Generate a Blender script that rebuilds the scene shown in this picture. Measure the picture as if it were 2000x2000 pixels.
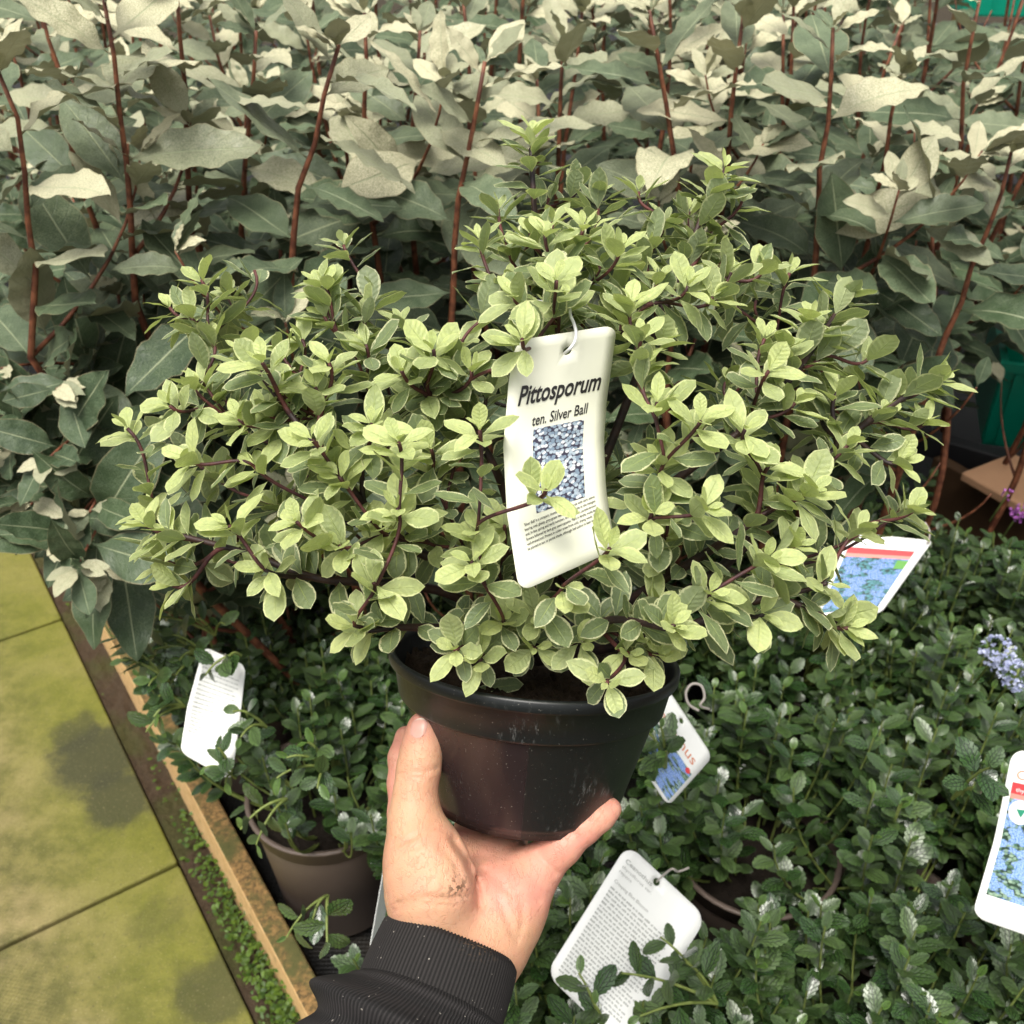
import bpy, math, random
import numpy as np
from mathutils import Vector, Matrix, geometry
random.seed(7); RS = np.random.RandomState(11)
for o in list(bpy.data.objects): bpy.data.objects.remove(o)
SC = bpy.context.scene; COL = SC.collection
# ------------------------------------------------------------------ camera, world, light
PITCH = math.radians(34.0); CAMZ = 1.45; F = 2005.0      # focal length in pixels of the 2000 px photograph
cam = bpy.data.cameras.new('camera'); cob = bpy.data.objects.new('camera', cam); COL.objects.link(cob)
cob.location = (0, 0, CAMZ); cob.rotation_euler = (math.pi/2 - PITCH, 0, 0)
cam.sensor_width = 7.3; cam.lens = 7.3*F/2000; cam.clip_start = .01; cam.clip_end = 300
cam.dof.use_dof = True; cam.dof.focus_distance = .53; cam.dof.aperture_fstop = 4.2
SC.camera = cob
wd = bpy.data.worlds.new('World'); SC.world = wd; wd.use_nodes = True
nt = wd.node_tree; nt.nodes.clear()
SUN_EL, SUN_AZ = math.radians(68), math.radians(200)
sky = nt.nodes.new('ShaderNodeTexSky'); sky.sky_type = 'NISHITA'; sky.sun_disc = False
sky.sun_elevation = SUN_EL; sky.sun_rotation = SUN_AZ; sky.air_density = 1.0; sky.dust_density = 6.0; sky.ozone_density = .3
bg = nt.nodes.new('ShaderNodeBackground'); bg.inputs[1].default_value = .085
wo = nt.nodes.new('ShaderNodeOutputWorld'); hsv = nt.nodes.new('ShaderNodeHueSaturation'); hsv.inputs['Saturation'].default_value = .18; nt.links.new(sky.outputs[0], hsv.inputs['Color']); nt.links.new(hsv.outputs[0], bg.inputs[0]); nt.links.new(bg.outputs[0], wo.inputs[0])
sl = bpy.data.lights.new('sun', 'SUN'); sl.energy = 1.5; sl.angle = math.radians(34); sl.color = (1, .945, .85)
so = bpy.data.objects.new('sun', sl); COL.objects.link(so)
sd = Vector((math.sin(SUN_AZ)*math.cos(SUN_EL), math.cos(SUN_AZ)*math.cos(SUN_EL), math.sin(SUN_EL)))
so.rotation_euler = sd.to_track_quat('Z', 'Y').to_euler(); so.location = (0, 0, 4)
SC.view_settings.view_transform = 'Standard'; SC.view_settings.look = 'None'
SC.view_settings.exposure = 1.12; SC.view_settings.gamma = 1
SC.cycles.max_bounces = 7; SC.cycles.transparent_max_bounces = 6
# ------------------------------------------------------------------ geometry helpers
CP, SP = math.cos(PITCH), math.sin(PITCH)
def cw(c):
    """camera space (right, down, depth) -> world"""
    c = np.asarray(c, float); X, Y, Z = c[..., 0], c[..., 1], c[..., 2]
    return np.stack([X, Z*CP - Y*SP, CAMZ - Z*SP - Y*CP], -1)
def C(x, y, d): return np.array([(x-1000)*d/F, (y-1000)*d/F, d])
def W(x, y, d): return cw(C(x, y, d))
def G(x, y, z=0.):
    u, v = x-1000, y-1000; fw = F*CP - v*SP; dn = F*SP + v*CP; k = (CAMZ-z)/dn
    return np.array([u*k, fw*k, z])
def proj(p):
    p = np.asarray(p, float); x = p[..., 0]; y = p[..., 1]; z = p[..., 2]-CAMZ
    d = y*CP - z*SP; dn = -y*SP - z*CP; d = np.where(np.abs(d) < 1e-4, 1e-4, d)
    return 1000+F*x/d, 1000+F*dn/d, d
def inpoly(x, y, poly):
    x = np.asarray(x, float); y = np.asarray(y, float); r = np.zeros(x.shape, bool); n = len(poly)
    for i in range(n):
        x0, y0 = poly[i]; x1, y1 = poly[(i+1) % n]
        if y0 == y1: continue
        c = ((y0 > y) != (y1 > y)) & (x < (x1-x0)*(y-y0)/(y1-y0)+x0); r ^= c
    return r
def nrm(v):
    v = np.asarray(v, float); return v/max(1e-9, np.linalg.norm(v))
def mesh_np(name, V, Fc, mat=None, uv=None, attrs=None, smooth=True):
    me = bpy.data.meshes.new(name); V = np.asarray(V, np.float32)
    if isinstance(Fc, np.ndarray):
        n, k = Fc.shape; me.vertices.add(len(V)); me.vertices.foreach_set('co', V.ravel())
        me.loops.add(n*k); me.loops.foreach_set('vertex_index', Fc.astype(np.int32).ravel())
        me.polygons.add(n); me.polygons.foreach_set('loop_start', np.arange(0, n*k, k, dtype=np.int32))
        me.update(calc_edges=True)
    else:
        me.from_pydata([tuple(v) for v in V], [], Fc)
    if smooth and len(me.polygons): me.polygons.foreach_set('use_smooth', np.ones(len(me.polygons), bool))
    if uv is not None:
        L = np.empty(len(me.loops), np.int32); me.loops.foreach_get('vertex_index', L)
        ul = me.uv_layers.new(name='UVMap'); ul.data.foreach_set('uv', np.asarray(uv, np.float32)[L].ravel())
    for k, a in (attrs or {}).items():
        at = me.attributes.new(k, 'FLOAT', 'POINT'); at.data.foreach_set('value', np.asarray(a, np.float32))
    if mat: me.materials.append(mat)
    me.update(); return me
def add(name, me, parent=None, **kw):
    o = bpy.data.objects.new(name, me); COL.objects.link(o)
    if parent is not None: o.parent = parent
    for k, v in kw.items(): o[k] = v
    return o
def thing(name, label, cat, group=None, loc=(0, 0, 0)):
    o = bpy.data.objects.new(name, None); COL.objects.link(o); o.empty_display_size = .05
    o['label'] = label; o['category'] = cat
    if group: o['group'] = group
    return o
def tube(P, R, n=7, cap=True):
    P = np.asarray(P, float); m = len(P); R = np.broadcast_to(R, (m,)) if np.ndim(R) < 2 else R
    T = np.gradient(P, axis=0); T /= np.linalg.norm(T, axis=1)[:, None]+1e-12
    a = np.cross(T[0], [0, 0, 1.]); 
    if np.linalg.norm(a) < .1: a = np.cross(T[0], [1., 0, 0])
    a = nrm(a); V = []; 
    for i in range(m):
        a = nrm(a - T[i]*np.dot(a, T[i])); b = np.cross(T[i], a)
        th = np.arange(n)*2*math.pi/n
        V.append(P[i] + R[i]*(np.cos(th)[:, None]*a + np.sin(th)[:, None]*b))
    V = np.concatenate(V); Fq = []
    for i in range(m-1):
        for j in range(n):
            k = (j+1) % n; Fq.append((i*n+j, i*n+k, (i+1)*n+k, (i+1)*n+j))
    if cap: Fq.append(tuple(range(n))[::-1]); Fq.append(tuple((m-1)*n+j for j in range(n)))
    return V, Fq
def join(parts):
    V = []; Fq = []; o = 0
    for v, f in parts:
        V.append(v); Fq += [tuple(i+o for i in q) for q in f]; o += len(v)
    return np.concatenate(V), Fq
def box(c, s, rot=None, bev=0):
    s = np.asarray(s)/2.; V = np.array([[x, y, z] for x in (-1, 1) for y in (-1, 1) for z in (-1, 1)])*s
    if rot is not None: V = V @ np.asarray(rot).T
    Fq = [(0, 1, 3, 2), (4, 6, 7, 5), (0, 4, 5, 1), (2, 3, 7, 6), (0, 2, 6, 4), (1, 5, 7, 3)]
    return V+np.asarray(c), Fq
def bevel(o, w=.003, seg=2):
    m = o.modifiers.new('bevel', 'BEVEL'); m.width = w; m.segments = seg; return o
def bez(a, b, c, n):
    t = np.linspace(0, 1, n)[:, None]; return (1-t)**2*a + 2*t*(1-t)*b + t*t*c
def rotm(y, z):
    """columns x,y,z : y = leaf direction, z ~ normal"""
    y = nrm(y); z = np.asarray(z, float); z = z - y*np.dot(z, y)
    if np.linalg.norm(z) < 1e-4: z = np.array([.3, .2, 1.]) - y*np.dot(y, [.3, .2, 1.])
    z = nrm(z); x = np.cross(y, z); return np.stack([x, y, z], 1)
# ------------------------------------------------------------------ node helpers
class N:
    def __init__(s, name):
        s.m = bpy.data.materials.new(name); s.m.use_nodes = True; s.t = s.m.node_tree; s.t.nodes.clear()
        s.out = s.new('ShaderNodeOutputMaterial')
    def new(s, typ, **kw):
        n = s.t.nodes.new(typ)
        for k, v in kw.items(): setattr(n, k, v)
        return n
    def put(s, sock, v):
        if isinstance(v, bpy.types.NodeSocket): s.t.links.new(v, sock)
        elif v is not None:
            if sock.type == 'RGBA' and len(v) == 3: v = (*v, 1)
            sock.default_value = v
    def math(s, op, a, b=None, c=None, clamp=False):
        n = s.new('ShaderNodeMath', operation=op, use_clamp=clamp); s.put(n.inputs[0], a)
        if b is not None: s.put(n.inputs[1], b)
        if c is not None: s.put(n.inputs[2], c)
        return n.outputs[0]
    def mix(s, f, a, b, mode='MIX'):
        n = s.new('ShaderNodeMix', data_type='RGBA', blend_type=mode); s.put(n.inputs[0], f); s.put(n.inputs[6], a); s.put(n.inputs[7], b)
        return n.outputs[2]
    def ramp(s, f, lo, hi, a=0., b=1.):
        n = s.new('ShaderNodeMapRange'); n.interpolation_type = 'SMOOTHSTEP'; s.put(n.inputs[0], f)
        for i, v in enumerate((lo, hi, a, b)): s.put(n.inputs[i+1], v)
        return n.outputs[0]
    def noise(s, co, sc, det=3, rough=.55, out=0):
        n = s.new('ShaderNodeTexNoise'); s.put(n.inputs['Vector'], co); s.put(n.inputs['Scale'], sc)
        n.inputs['Detail'].default_value = det; n.inputs['Roughness'].default_value = rough; return n.outputs[out]
    def voro(s, co, sc, feature='F1', out='Distance', dim='3D'):
        n = s.new('ShaderNodeTexVoronoi', feature=feature, voronoi_dimensions=dim); s.put(n.inputs['Vector'], co); s.put(n.inputs['Scale'], sc)
        return n.outputs[out]
    def coord(s, k='Object'): return s.new('ShaderNodeTexCoord').outputs[k]
    def uv(s):
        n = s.new('ShaderNodeSeparateXYZ'); s.put(n.inputs[0], s.coord('UV')); return n.outputs[0], n.outputs[1]
    def sep(s, v):
        n = s.new('ShaderNodeSeparateXYZ'); s.put(n.inputs[0], v); return n.outputs[0], n.outputs[1], n.outputs[2]
    def comb(s, a, b, c):
        n = s.new('ShaderNodeCombineXYZ'); s.put(n.inputs[0], a); s.put(n.inputs[1], b); s.put(n.inputs[2], c); return n.outputs[0]
    def attr(s, name): return s.new('ShaderNodeAttribute', attribute_name=name).outputs['Fac']
    def rnd(s):
        a = s.new('ShaderNodeObjectInfo').outputs['Random']; b = s.new('ShaderNodeNewGeometry').outputs['Random Per Island']
        return s.math('FRACT', s.math('ADD', s.math('MULTIPLY', a, 7.31), s.math('MULTIPLY', b, 3.17)))
    def bump(s, h, st=.3, dist=.001):
        n = s.new('ShaderNodeBump'); s.put(n.inputs['Height'], h); n.inputs['Strength'].default_value = st; n.inputs['Distance'].default_value = dist
        return n.outputs[0]
    def bsdf(s, col, rough=.5, spec=.5, normal=None, sss=0, ssc=None, trans=0, tcol=None, metal=0):
        b = s.new('ShaderNodeBsdfPrincipled'); s.put(b.inputs['Base Color'], col); s.put(b.inputs['Roughness'], rough)
        s.put(b.inputs['Specular IOR Level'], spec); b.inputs['Metallic'].default_value = metal
        if normal is not None: s.put(b.inputs['Normal'], normal)
        if sss: 
            b.inputs['Subsurface Weight'].default_value = sss; b.inputs['Subsurface Radius'].default_value = ssc or (1, .4, .2); b.inputs['Subsurface Scale'].default_value = .004
        o = b.outputs[0]
        if trans:
            t = s.new('ShaderNodeBsdfTranslucent'); s.put(t.inputs[0], tcol if tcol is not None else col)
            m = s.new('ShaderNodeMixShader'); m.inputs[0].default_value = trans
            s.t.links.new(o, m.inputs[1]); s.t.links.new(t.outputs[0], m.inputs[2]); o = m.outputs[0]
        s.t.links.new(o, s.out.inputs[0]); return s.m
def plain(name, col, rough=.5, nsc=0, amt=.15, spec=.5, bst=.0, bsc=200):
    n = N(name); co = n.coord()
    c = col
    if nsc: c = n.mix(n.noise(co, nsc, 4), tuple(x*(1-amt) for x in col), tuple(min(1, x*(1+amt)) for x in col))
    nm = n.bump(n.noise(co, bsc, 3), bst, .001) if bst else None
    return n.bsdf(c, rough, spec, nm)
# ------------------------------------------------------------------ materials
def mat_pitto():
    n = N('variegated_leaf'); u, v = n.uv(); age = n.attr('age'); r = n.rnd(); co = n.coord('Object'); uvv = n.coord('UV')
    wv = n.comb(n.math('ADD', n.math('MULTIPLY', u, 2.), n.math('MULTIPLY', r, 37)), n.math('MULTIPLY', v, 3.2), r)
    e = n.math('MULTIPLY', n.math('ABSOLUTE', n.math('SUBTRACT', u, .5)), 2.)
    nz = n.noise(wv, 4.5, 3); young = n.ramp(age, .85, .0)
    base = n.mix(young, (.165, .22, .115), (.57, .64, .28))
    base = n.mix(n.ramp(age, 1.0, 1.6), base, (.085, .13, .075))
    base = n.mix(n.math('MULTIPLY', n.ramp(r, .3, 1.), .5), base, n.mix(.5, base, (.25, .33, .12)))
    blot = n.noise(wv, 1.7, 3)
    base = n.mix(n.ramp(blot, .45, .62, 0., .35), base, n.mix(1., base, (1.45, 1.38, 1.25), 'MULTIPLY'))
    grain = n.noise(n.comb(u, v, r), 55, 2)
    base = n.mix(n.ramp(grain, .35, .7, 0, .22), base, (.42, .5, .26))
    thr = n.math('ADD', n.math('MULTIPLY', nz, .50), .575)
    rim = n.ramp(n.math('SUBTRACT', e, thr), -.015, .02)
    tipm = n.ramp(n.math('ADD', v, n.math('MULTIPLY', nz, .25)), 1.07, 1.13)
    rim = n.math('MAXIMUM', rim, tipm)
    cream = n.mix(young, (.66, .67, .42), (.64, .70, .32))
    col = n.mix(rim, base, cream)
    mid = n.ramp(n.math('ABSOLUTE', n.math('SUBTRACT', u, .5)), .045, .012)
    mid = n.math('MULTIPLY', mid, n.ramp(v, .95, .4, .15, 1.))
    col = n.mix(n.math('MULTIPLY', mid, .62), col, (.48, .57, .22))
    bf = n.new('ShaderNodeNewGeometry').outputs['Backfacing']
    col = n.mix(n.math('MULTIPLY', bf, .45), col, (.33, .38, .22))
    sv = n.math('SINE', n.math('MULTIPLY', n.math('ADD', v, n.math('MULTIPLY', e, -.16)), 46))
    vein = n.math('ADD', n.math('MULTIPLY', sv, .25), n.noise(wv, 14, 2))
    h = n.math('ADD', n.math('MULTIPLY', vein, .5), n.math('MULTIPLY', mid, -1.))
    return n.bsdf(col, n.ramp(n.noise(wv, 3, 2), .3, .7, .27, .52), .5, n.bump(h, .6, .0010), trans=.34, tcol=n.mix(1., col, (1.15, 1.2, .6), 'MULTIPLY'))
def mat_elae():
    n = N('silvery_leaf'); u, v = n.uv(); age = n.attr('age'); r = n.rnd()
    wv = n.comb(n.math('ADD', n.math('MULTIPLY', u, 2), n.math('MULTIPLY', r, 31)), n.math('MULTIPLY', v, 4.5), r)
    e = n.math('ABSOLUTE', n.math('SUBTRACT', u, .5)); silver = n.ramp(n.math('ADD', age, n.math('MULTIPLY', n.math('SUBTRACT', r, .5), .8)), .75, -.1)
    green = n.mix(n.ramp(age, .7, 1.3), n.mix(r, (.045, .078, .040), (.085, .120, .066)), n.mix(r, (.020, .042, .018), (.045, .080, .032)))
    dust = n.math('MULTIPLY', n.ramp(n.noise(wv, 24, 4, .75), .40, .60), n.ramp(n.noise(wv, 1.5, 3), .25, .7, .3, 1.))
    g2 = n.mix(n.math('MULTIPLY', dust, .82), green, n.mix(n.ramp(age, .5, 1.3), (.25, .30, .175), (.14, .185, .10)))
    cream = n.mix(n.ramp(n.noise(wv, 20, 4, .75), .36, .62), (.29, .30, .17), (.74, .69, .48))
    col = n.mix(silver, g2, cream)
    mid = n.ramp(e, .028, .006)
    sv = n.ramp(n.math('ABSOLUTE', n.math('SINE', n.math('MULTIPLY', n.math('ADD', v, n.math('MULTIPLY', e, -.42)), 26))), .12, 0.)
    col = n.mix(n.math('MULTIPLY', mid, .7), col, (.36, .40, .24))
    col = n.mix(n.math('MULTIPLY', sv, .16), col, (.30, .35, .22))
    col = n.mix(n.ramp(e, .475, .495, 0, .55), col, (.36, .30, .17))
    bf = n.new('ShaderNodeNewGeometry').outputs['Backfacing']
    col = n.mix(n.math('MULTIPLY', bf, .85), col, n.mix(n.noise(wv, 30, 3), (.20, .21, .12), (.42, .40, .26)))
    h = n.math('SUBTRACT', n.noise(wv, 6, 3), n.math('ADD', mid, n.math('MULTIPLY', sv, .6)))
    return n.bsdf(col, n.ramp(n.noise(wv, 2, 2), .3, .7, .38, .62), .4, n.bump(h, .5, .002), trans=.1)
def mat_cean():
    n = N('glossy_dark_leaf'); u, v = n.uv(); age = n.attr('age'); r = n.rnd()
    e = n.math('ABSOLUTE', n.math('SUBTRACT', u, .5))
    # three main veins from the base plus side veins
    c1 = n.math('ABSOLUTE', n.math('SUBTRACT', e, n.math('MULTIPLY', n.math('SINE', n.math('MULTIPLY', v, 3.0)), .22)))
    v1 = n.math('MAXIMUM', n.ramp(c1, .045, .015), n.ramp(e, .05, .02))
    sv = n.ramp(n.math('ABSOLUTE', n.math('SINE', n.math('MULTIPLY', n.math('ADD', v, n.math('MULTIPLY', e, -.55)), 21))), .42, .1)
    vein = n.math('MAXIMUM', v1, n.math('MULTIPLY', sv, .75))
    g = n.mix(r, (.030, .075, .018), (.088, .150, .040))
    g = n.mix(n.ramp(age, .6, .0), g, (.105, .20, .035))
    col = n.mix(n.math('MULTIPLY', vein, .92), g, n.mix(.75, g, (.006, .016, .006)))
    bf = n.new('ShaderNodeNewGeometry').outputs['Backfacing']
    col = n.mix(n.math('MULTIPLY', bf, .6), col, (.12, .16, .085))
    return n.bsdf(col, n.math('ADD', .22, n.math('MULTIPLY', r, .16)), 1.0, n.bump(n.math('MULTIPLY', vein, -1.), .75, .0012), trans=.08)
def mat_bark(name, a, b, sc=60):
    n = N(name); co = n.coord(); x = n.noise(co, sc, 4); 
    return n.bsdf(n.mix(n.ramp(x, .35, .65), a, b), .55, .4, n.bump(n.noise(co, sc*5, 3), .5, .0006))
M_PIT, M_ELA, M_CEA = mat_pitto(), mat_elae(), mat_cean()
M_STEM = mat_bark('dark_stem', (.016, .010, .011), (.045, .022, .018), 90)
M_TWIG = mat_bark('reddish_twig', (.040, .014, .016), (.11, .034, .030), 90)
M_EST = mat_bark('rust_brown_stem', (.085, .026, .014), (.23, .085, .042), 70)
M_CST = mat_bark('green_stem', (.13, .17, .035), (.20, .25, .07), 90)
def mat_pot():
    n = N('black_pot_plastic'); co = n.coord(); x, y, z = n.sep(co)
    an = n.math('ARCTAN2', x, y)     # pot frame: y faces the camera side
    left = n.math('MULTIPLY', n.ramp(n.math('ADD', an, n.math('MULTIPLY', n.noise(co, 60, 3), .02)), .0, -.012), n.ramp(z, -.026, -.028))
    sc = n.new('ShaderNodeMapping'); sc.inputs['Scale'].default_value = (1, 1, .22); sc.inputs['Rotation'].default_value = (.3, .5, .2); n.put(sc.inputs[0], co)
    scr = n.ramp(n.noise(sc.outputs[0], 260, 4, .8), .53, .68)
    scr = n.math('MULTIPLY', scr, n.ramp(n.noise(co, 22, 3), .42, .66))
    dust = n.ramp(n.noise(co, 750, 2, .5), .70, .74)
    blk = n.mix(n.math('MULTIPLY', scr, .55), (.008, .010, .010), (.20, .21, .20))
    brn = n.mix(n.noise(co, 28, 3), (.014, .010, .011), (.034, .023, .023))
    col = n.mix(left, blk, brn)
    col = n.mix(n.math('MULTIPLY', dust, .45), col, (.3, .29, .25))
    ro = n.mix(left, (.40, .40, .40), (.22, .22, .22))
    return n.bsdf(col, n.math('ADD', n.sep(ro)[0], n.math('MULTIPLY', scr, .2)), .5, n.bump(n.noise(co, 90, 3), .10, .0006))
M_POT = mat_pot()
def mat_soil(name, a=(.012, .009, .006), b=(.05, .035, .022), sc=90, moss=0):
    n = N(name); co = n.coord(); c = n.mix(n.noise(co, sc, 5, .7), a, b)
    c = n.mix(n.ramp(n.voro(co, sc*.8), .0, .12, .35, 0), c, (.12, .09, .06))
    if moss: c = n.mix(n.ramp(n.noise(co, 9, 4), .45, .62, 0, moss), c, (.055, .085, .012))
    return n.bsdf(c, .9, .2, n.bump(n.noise(co, sc*1.3, 5, .7), 1., .006))
M_SOIL = mat_soil('potting_soil', (.010, .008, .006), (.085, .055, .035), 130)
def mat_skin():
    n = N('skin'); co = n.coord(); pk = n.attr('pink')
    c = n.mix(pk, (.56, .305, .185), (.62, .275, .205))
    c = n.mix(n.ramp(n.noise(co, 45, 4), .38, .62, 0, .30), c, (.70, .43, .27))
    c = n.mix(n.ramp(n.noise(co, 28, 3), .48, .66, 0, .30), c, (.58, .23, .17))
    c = n.mix(n.math('MULTIPLY', n.attr('dirt'), n.ramp(n.noise(co, 420, 3), .5, .6)), c, (.16, .09, .05))
    mp = n.new('ShaderNodeMapping'); n.put(mp.inputs[0], co); mp.inputs['Scale'].default_value = (1, .25, 1); mp.inputs['Rotation'].default_value = (.5, .3, .6)
    ws = n.ramp(n.math('ABSOLUTE', n.math('SUBTRACT', n.noise(mp.outputs[0], 170, 3, .6), .5)), .03, .0)
    c = n.mix(n.math('MULTIPLY', ws, .18), c, (.40, .14, .09))
    fine = n.math('SUBTRACT', n.math('ADD', n.math('MULTIPLY', n.voro(co, 900, 'DISTANCE_TO_EDGE'), .8), n.noise(co, 500, 3)), n.math('MULTIPLY', ws, 1.6))
    return n.bsdf(c, n.ramp(n.noise(co, 70, 3), .3, .7, .42, .56), .42, n.bump(fine, .35, .0006), sss=.35, ssc=(1., .35, .2))
M_SKIN = mat_skin()
M_NAIL = (lambda n: n.bsdf(n.mix(n.ramp(n.uv()[1], .02, .13), (.75, .62, .52), (.62, .34, .28)), .25, .5, sss=.2))(N('nail'))
def mat_knit():
    n = N('black_knit'); co = n.coord('UV'); u, v = n.uv()
    w = n.math('SINE', n.math('MULTIPLY', n.math('ADD', u, n.math('MULTIPLY', v, .06)), 2*math.pi*150)); w2 = n.math('SINE', n.math('MULTIPLY', v, 620))
    h = n.math('ADD', n.math('MULTIPLY', w, .6), n.math('MULTIPLY', w2, .35))
    o = n.coord(); lint = n.ramp(n.noise(o, 420, 1, .3), .765, .78)
    c = n.mix(n.ramp(h, -.6, .9), (.009, .0085, .0085), (.030, .027, .027)); c = n.mix(lint, c, (.25, .23, .2))
    return n.bsdf(c, .85, .25, n.bump(n.math('ADD', h, n.math('MULTIPLY', n.noise(o, 900, 2), .8)), .55, .0007))
def mat_rib():
    n = N('black_rib_knit'); o = n.coord(); v2 = n.noise(o, 1100, 3)
    lint = n.ramp(n.noise(o, 430, 1, .3), .765, .78); crumb = n.math('MULTIPLY', n.attr('dirt'), n.ramp(n.noise(o, 700, 2), .58, .64))
    c = n.mix(n.attr('rib'), (.006, .0055, .0055), (.030, .027, .026)); c = n.mix(lint, c, (.25, .23, .2)); c = n.mix(crumb, c, (.18, .11, .06))
    return n.bsdf(c, .85, .25, n.bump(v2, .4, .0006))
M_KNIT, M_RIB = mat_knit(), mat_rib()
M_CARD = plain('cream_label_plastic', (.80, .80, .67), .38, 30, .03, .4)
M_WCARD = plain('white_label_plastic', (.80, .81, .78), .40, 30, .03, .4)
M_INK = plain('black_ink', (.022, .020, .022), .5)
M_GINK = plain('grey_ink', (.36, .37, .35), .5)
M_RED = plain('red_ink', (.62, .045, .05), .4); M_PINKINK = plain('rust_ink', (.60, .22, .12), .4); M_WINK = plain('white_ink', (.8, .8, .78), .4)
M_GRN = plain('green_ink', (.02, .24, .14), .4); M_LIME = plain('lime_ink', (.45, .58, .08), .4); M_WIRE = plain('white_wire', (.66, .66, .66), .35)
M_SILW = plain('grey_wire', (.42, .38, .34), .4)
def mat_photo(name, a, b, c, d, sc, flow=0):
    n = N(name); co = n.coord('UV'); w = n.new('ShaderNodeMapping'); n.put(w.inputs[0], co); w.inputs['Scale'].default_value = (1, 1.9, 1)
    if not flow:
        cc = n.voro(w.outputs[0], sc, 'F1', 'Color', '2D'); dd = n.voro(w.outputs[0], sc, 'F1', 'Distance', '2D'); r, g, bb = n.sep(cc)
        col = n.mix(n.ramp(r, .3, .7), a, b); col = n.mix(n.ramp(g, .65, .8), col, c); col = n.mix(n.ramp(dd, .42, .62), col, d)
        col = n.mix(n.ramp(n.noise(w.outputs[0], sc*4, 2), .55, .7, 0, .5), col, d)
    else:
        big = n.noise(w.outputs[0], sc*.55, 3, .6); fn = n.noise(w.outputs[0], sc*6, 3, .7)
        pd = n.voro(w.outputs[0], sc*6, 'F1', 'Distance', '2D'); lc = n.sep(n.voro(w.outputs[0], sc*2.2, 'F1', 'Color', '2D')); ld = n.voro(w.outputs[0], sc*2.2, 'F1', 'Distance', '2D')
        petal = n.mix(n.ramp(pd, .15, .55), n.mix(.35, b, (.8, .85, .95)), a); petal = n.mix(n.ramp(fn, .4, .6, 0, .5), petal, b)
        grn = n.mix(lc[0], d, c); grn = n.mix(n.ramp(ld, .35, .6), grn, n.mix(.8, d, (.01, .02, .01)))
        col = n.mix(n.ramp(big, .45, .53), grn, petal)
    return n.bsdf(col, .35, .4)
M_PH1 = mat_photo('leaf_picture_print', (.20, .27, .36), (.42, .50, .58), (.72, .74, .78), (.045, .04, .07), 13)
M_PH2 = mat_photo('blue_flower_print', (.06, .16, .48), (.25, .42, .80), (.30, .42, .30), (.05, .13, .08), 8, 1)
M_PH3 = mat_photo('blue_cluster_print', (.04, .12, .36), (.12, .26, .54), (.08, .25, .30), (.03, .14, .14), 7, 1)
# ------------------------------------------------------------------ leaf meshes
def leaf_mesh(name, L, Wd, mat, age, seed, p=.9, q=.8, fold=.25, curl=.12, wave=0., wn=3, pet=.06, nu=4, nv=7, tooth=0., twist=0., tip=.0):
    r = random.Random(seed); V = []; UV = []
    ph = r.uniform(0, 6)
    for j in range(nv+1):
        t = j/nv
        if t < 1e-6: w = .018*Wd
        else:
            s = max(0., (t-pet)/(1-pet)); w = Wd/2*max(0., math.sin(math.pi*min(1, s)**p))**q
            w = max(w, .03*Wd if j < nv else .0)
            if s > .75: w *= 1-tip*(s-.75)/.25
        if tooth and 0 < j < nv and j % 2: w *= 1-tooth
        yy = L*t; zc = -curl*L*(t**2) + .02*L*math.sin(t*5+ph)
        for i in range(nu+1):
            s = i/nu*2-1; x = s*w; z = zc + fold*abs(x)*(1-.35*t) + wave*abs(s)**1.5*Wd*math.sin(wn*2*math.pi*t + ph + (1.7 if s > 0 else 0))
            tw = twist*t; x, z2 = x*math.cos(tw)-(z-zc)*math.sin(tw), zc+(z-zc)*math.cos(tw)+x*math.sin(tw)
            V.append((x, yy - .15*curl*L*t*t, z2)); UV.append((i/nu, t))
    V = np.array(V); Fq = []
    for j in range(nv):
        for i in range(nu):
            a = j*(nu+1)+i; Fq.append((a, a+1, a+nu+2, a+nu+1))
    return mesh_np(name, V, np.array(Fq), mat, UV, {'age': np.full(len(V), age)})
class Kit:
    """leaf variants [age][shape]; collects placements, splits the ones in sight from the rest"""
    def __init__(s, ages, shapes):
        s.me = [[f(a, i) for i, f in enumerate(shapes)] for a in ages]
        s.d = [[s._np(m) for m in row] for row in s.me]
    def _np(s, m):
        V = np.empty(len(m.vertices)*3, np.float32); m.vertices.foreach_get('co', V)
        Fq = np.empty(len(m.loops), np.int32); m.loops.foreach_get('vertex_index', Fq)
        uv = np.empty(len(m.loops)*2, np.float32); m.uv_layers[0].data.foreach_get('uv', uv); uv = uv.reshape(-1, 2)
        vu = np.zeros((len(m.vertices), 2), np.float32); vu[Fq] = uv
        a = np.empty(len(m.vertices), np.float32); m.attributes['age'].data.foreach_get('value', a)
        return V.reshape(-1, 3), Fq.reshape(-1, 4), vu, a
    def joined(s, L, mat):
        V = []; Q = []; U = []; A = []; o = 0
        for (p, R, sc, ai, si) in L:
            v, f, u, a = s.d[ai][si]; V.append((v*sc) @ R.T + p); Q.append(f+o); U.append(u); A.append(a); o += len(v)
        return mesh_np('leaves', np.concatenate(V), np.concatenate(Q), mat, np.concatenate(U), {'age': np.concatenate(A)})
LEAVES = []      # (owner index, leaf) for the common visibility test
def leaf_center(l, L=.5):
    p, R, sc, ai, si = l; return p + R[:, 1]*sc*L
def visible_cells(allv, cell):
    """nearest leaf per picture cell"""
    C_ = np.array([c for _, _, c in allv]); x, y, d = proj(C_)
    ok = (d > .05) & (x > -30) & (x < 2030) & (y > -30) & (y < 2030)
    key = (np.floor(x/cell).astype(int)*100000 + np.floor(y/cell).astype(int)); order = np.lexsort((d, key)); vis = np.zeros(len(d), bool)
    last = None
    for i in order:
        if not ok[i]: continue
        if key[i] != last: vis[i] = True; last = key[i]
    return vis, d
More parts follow.
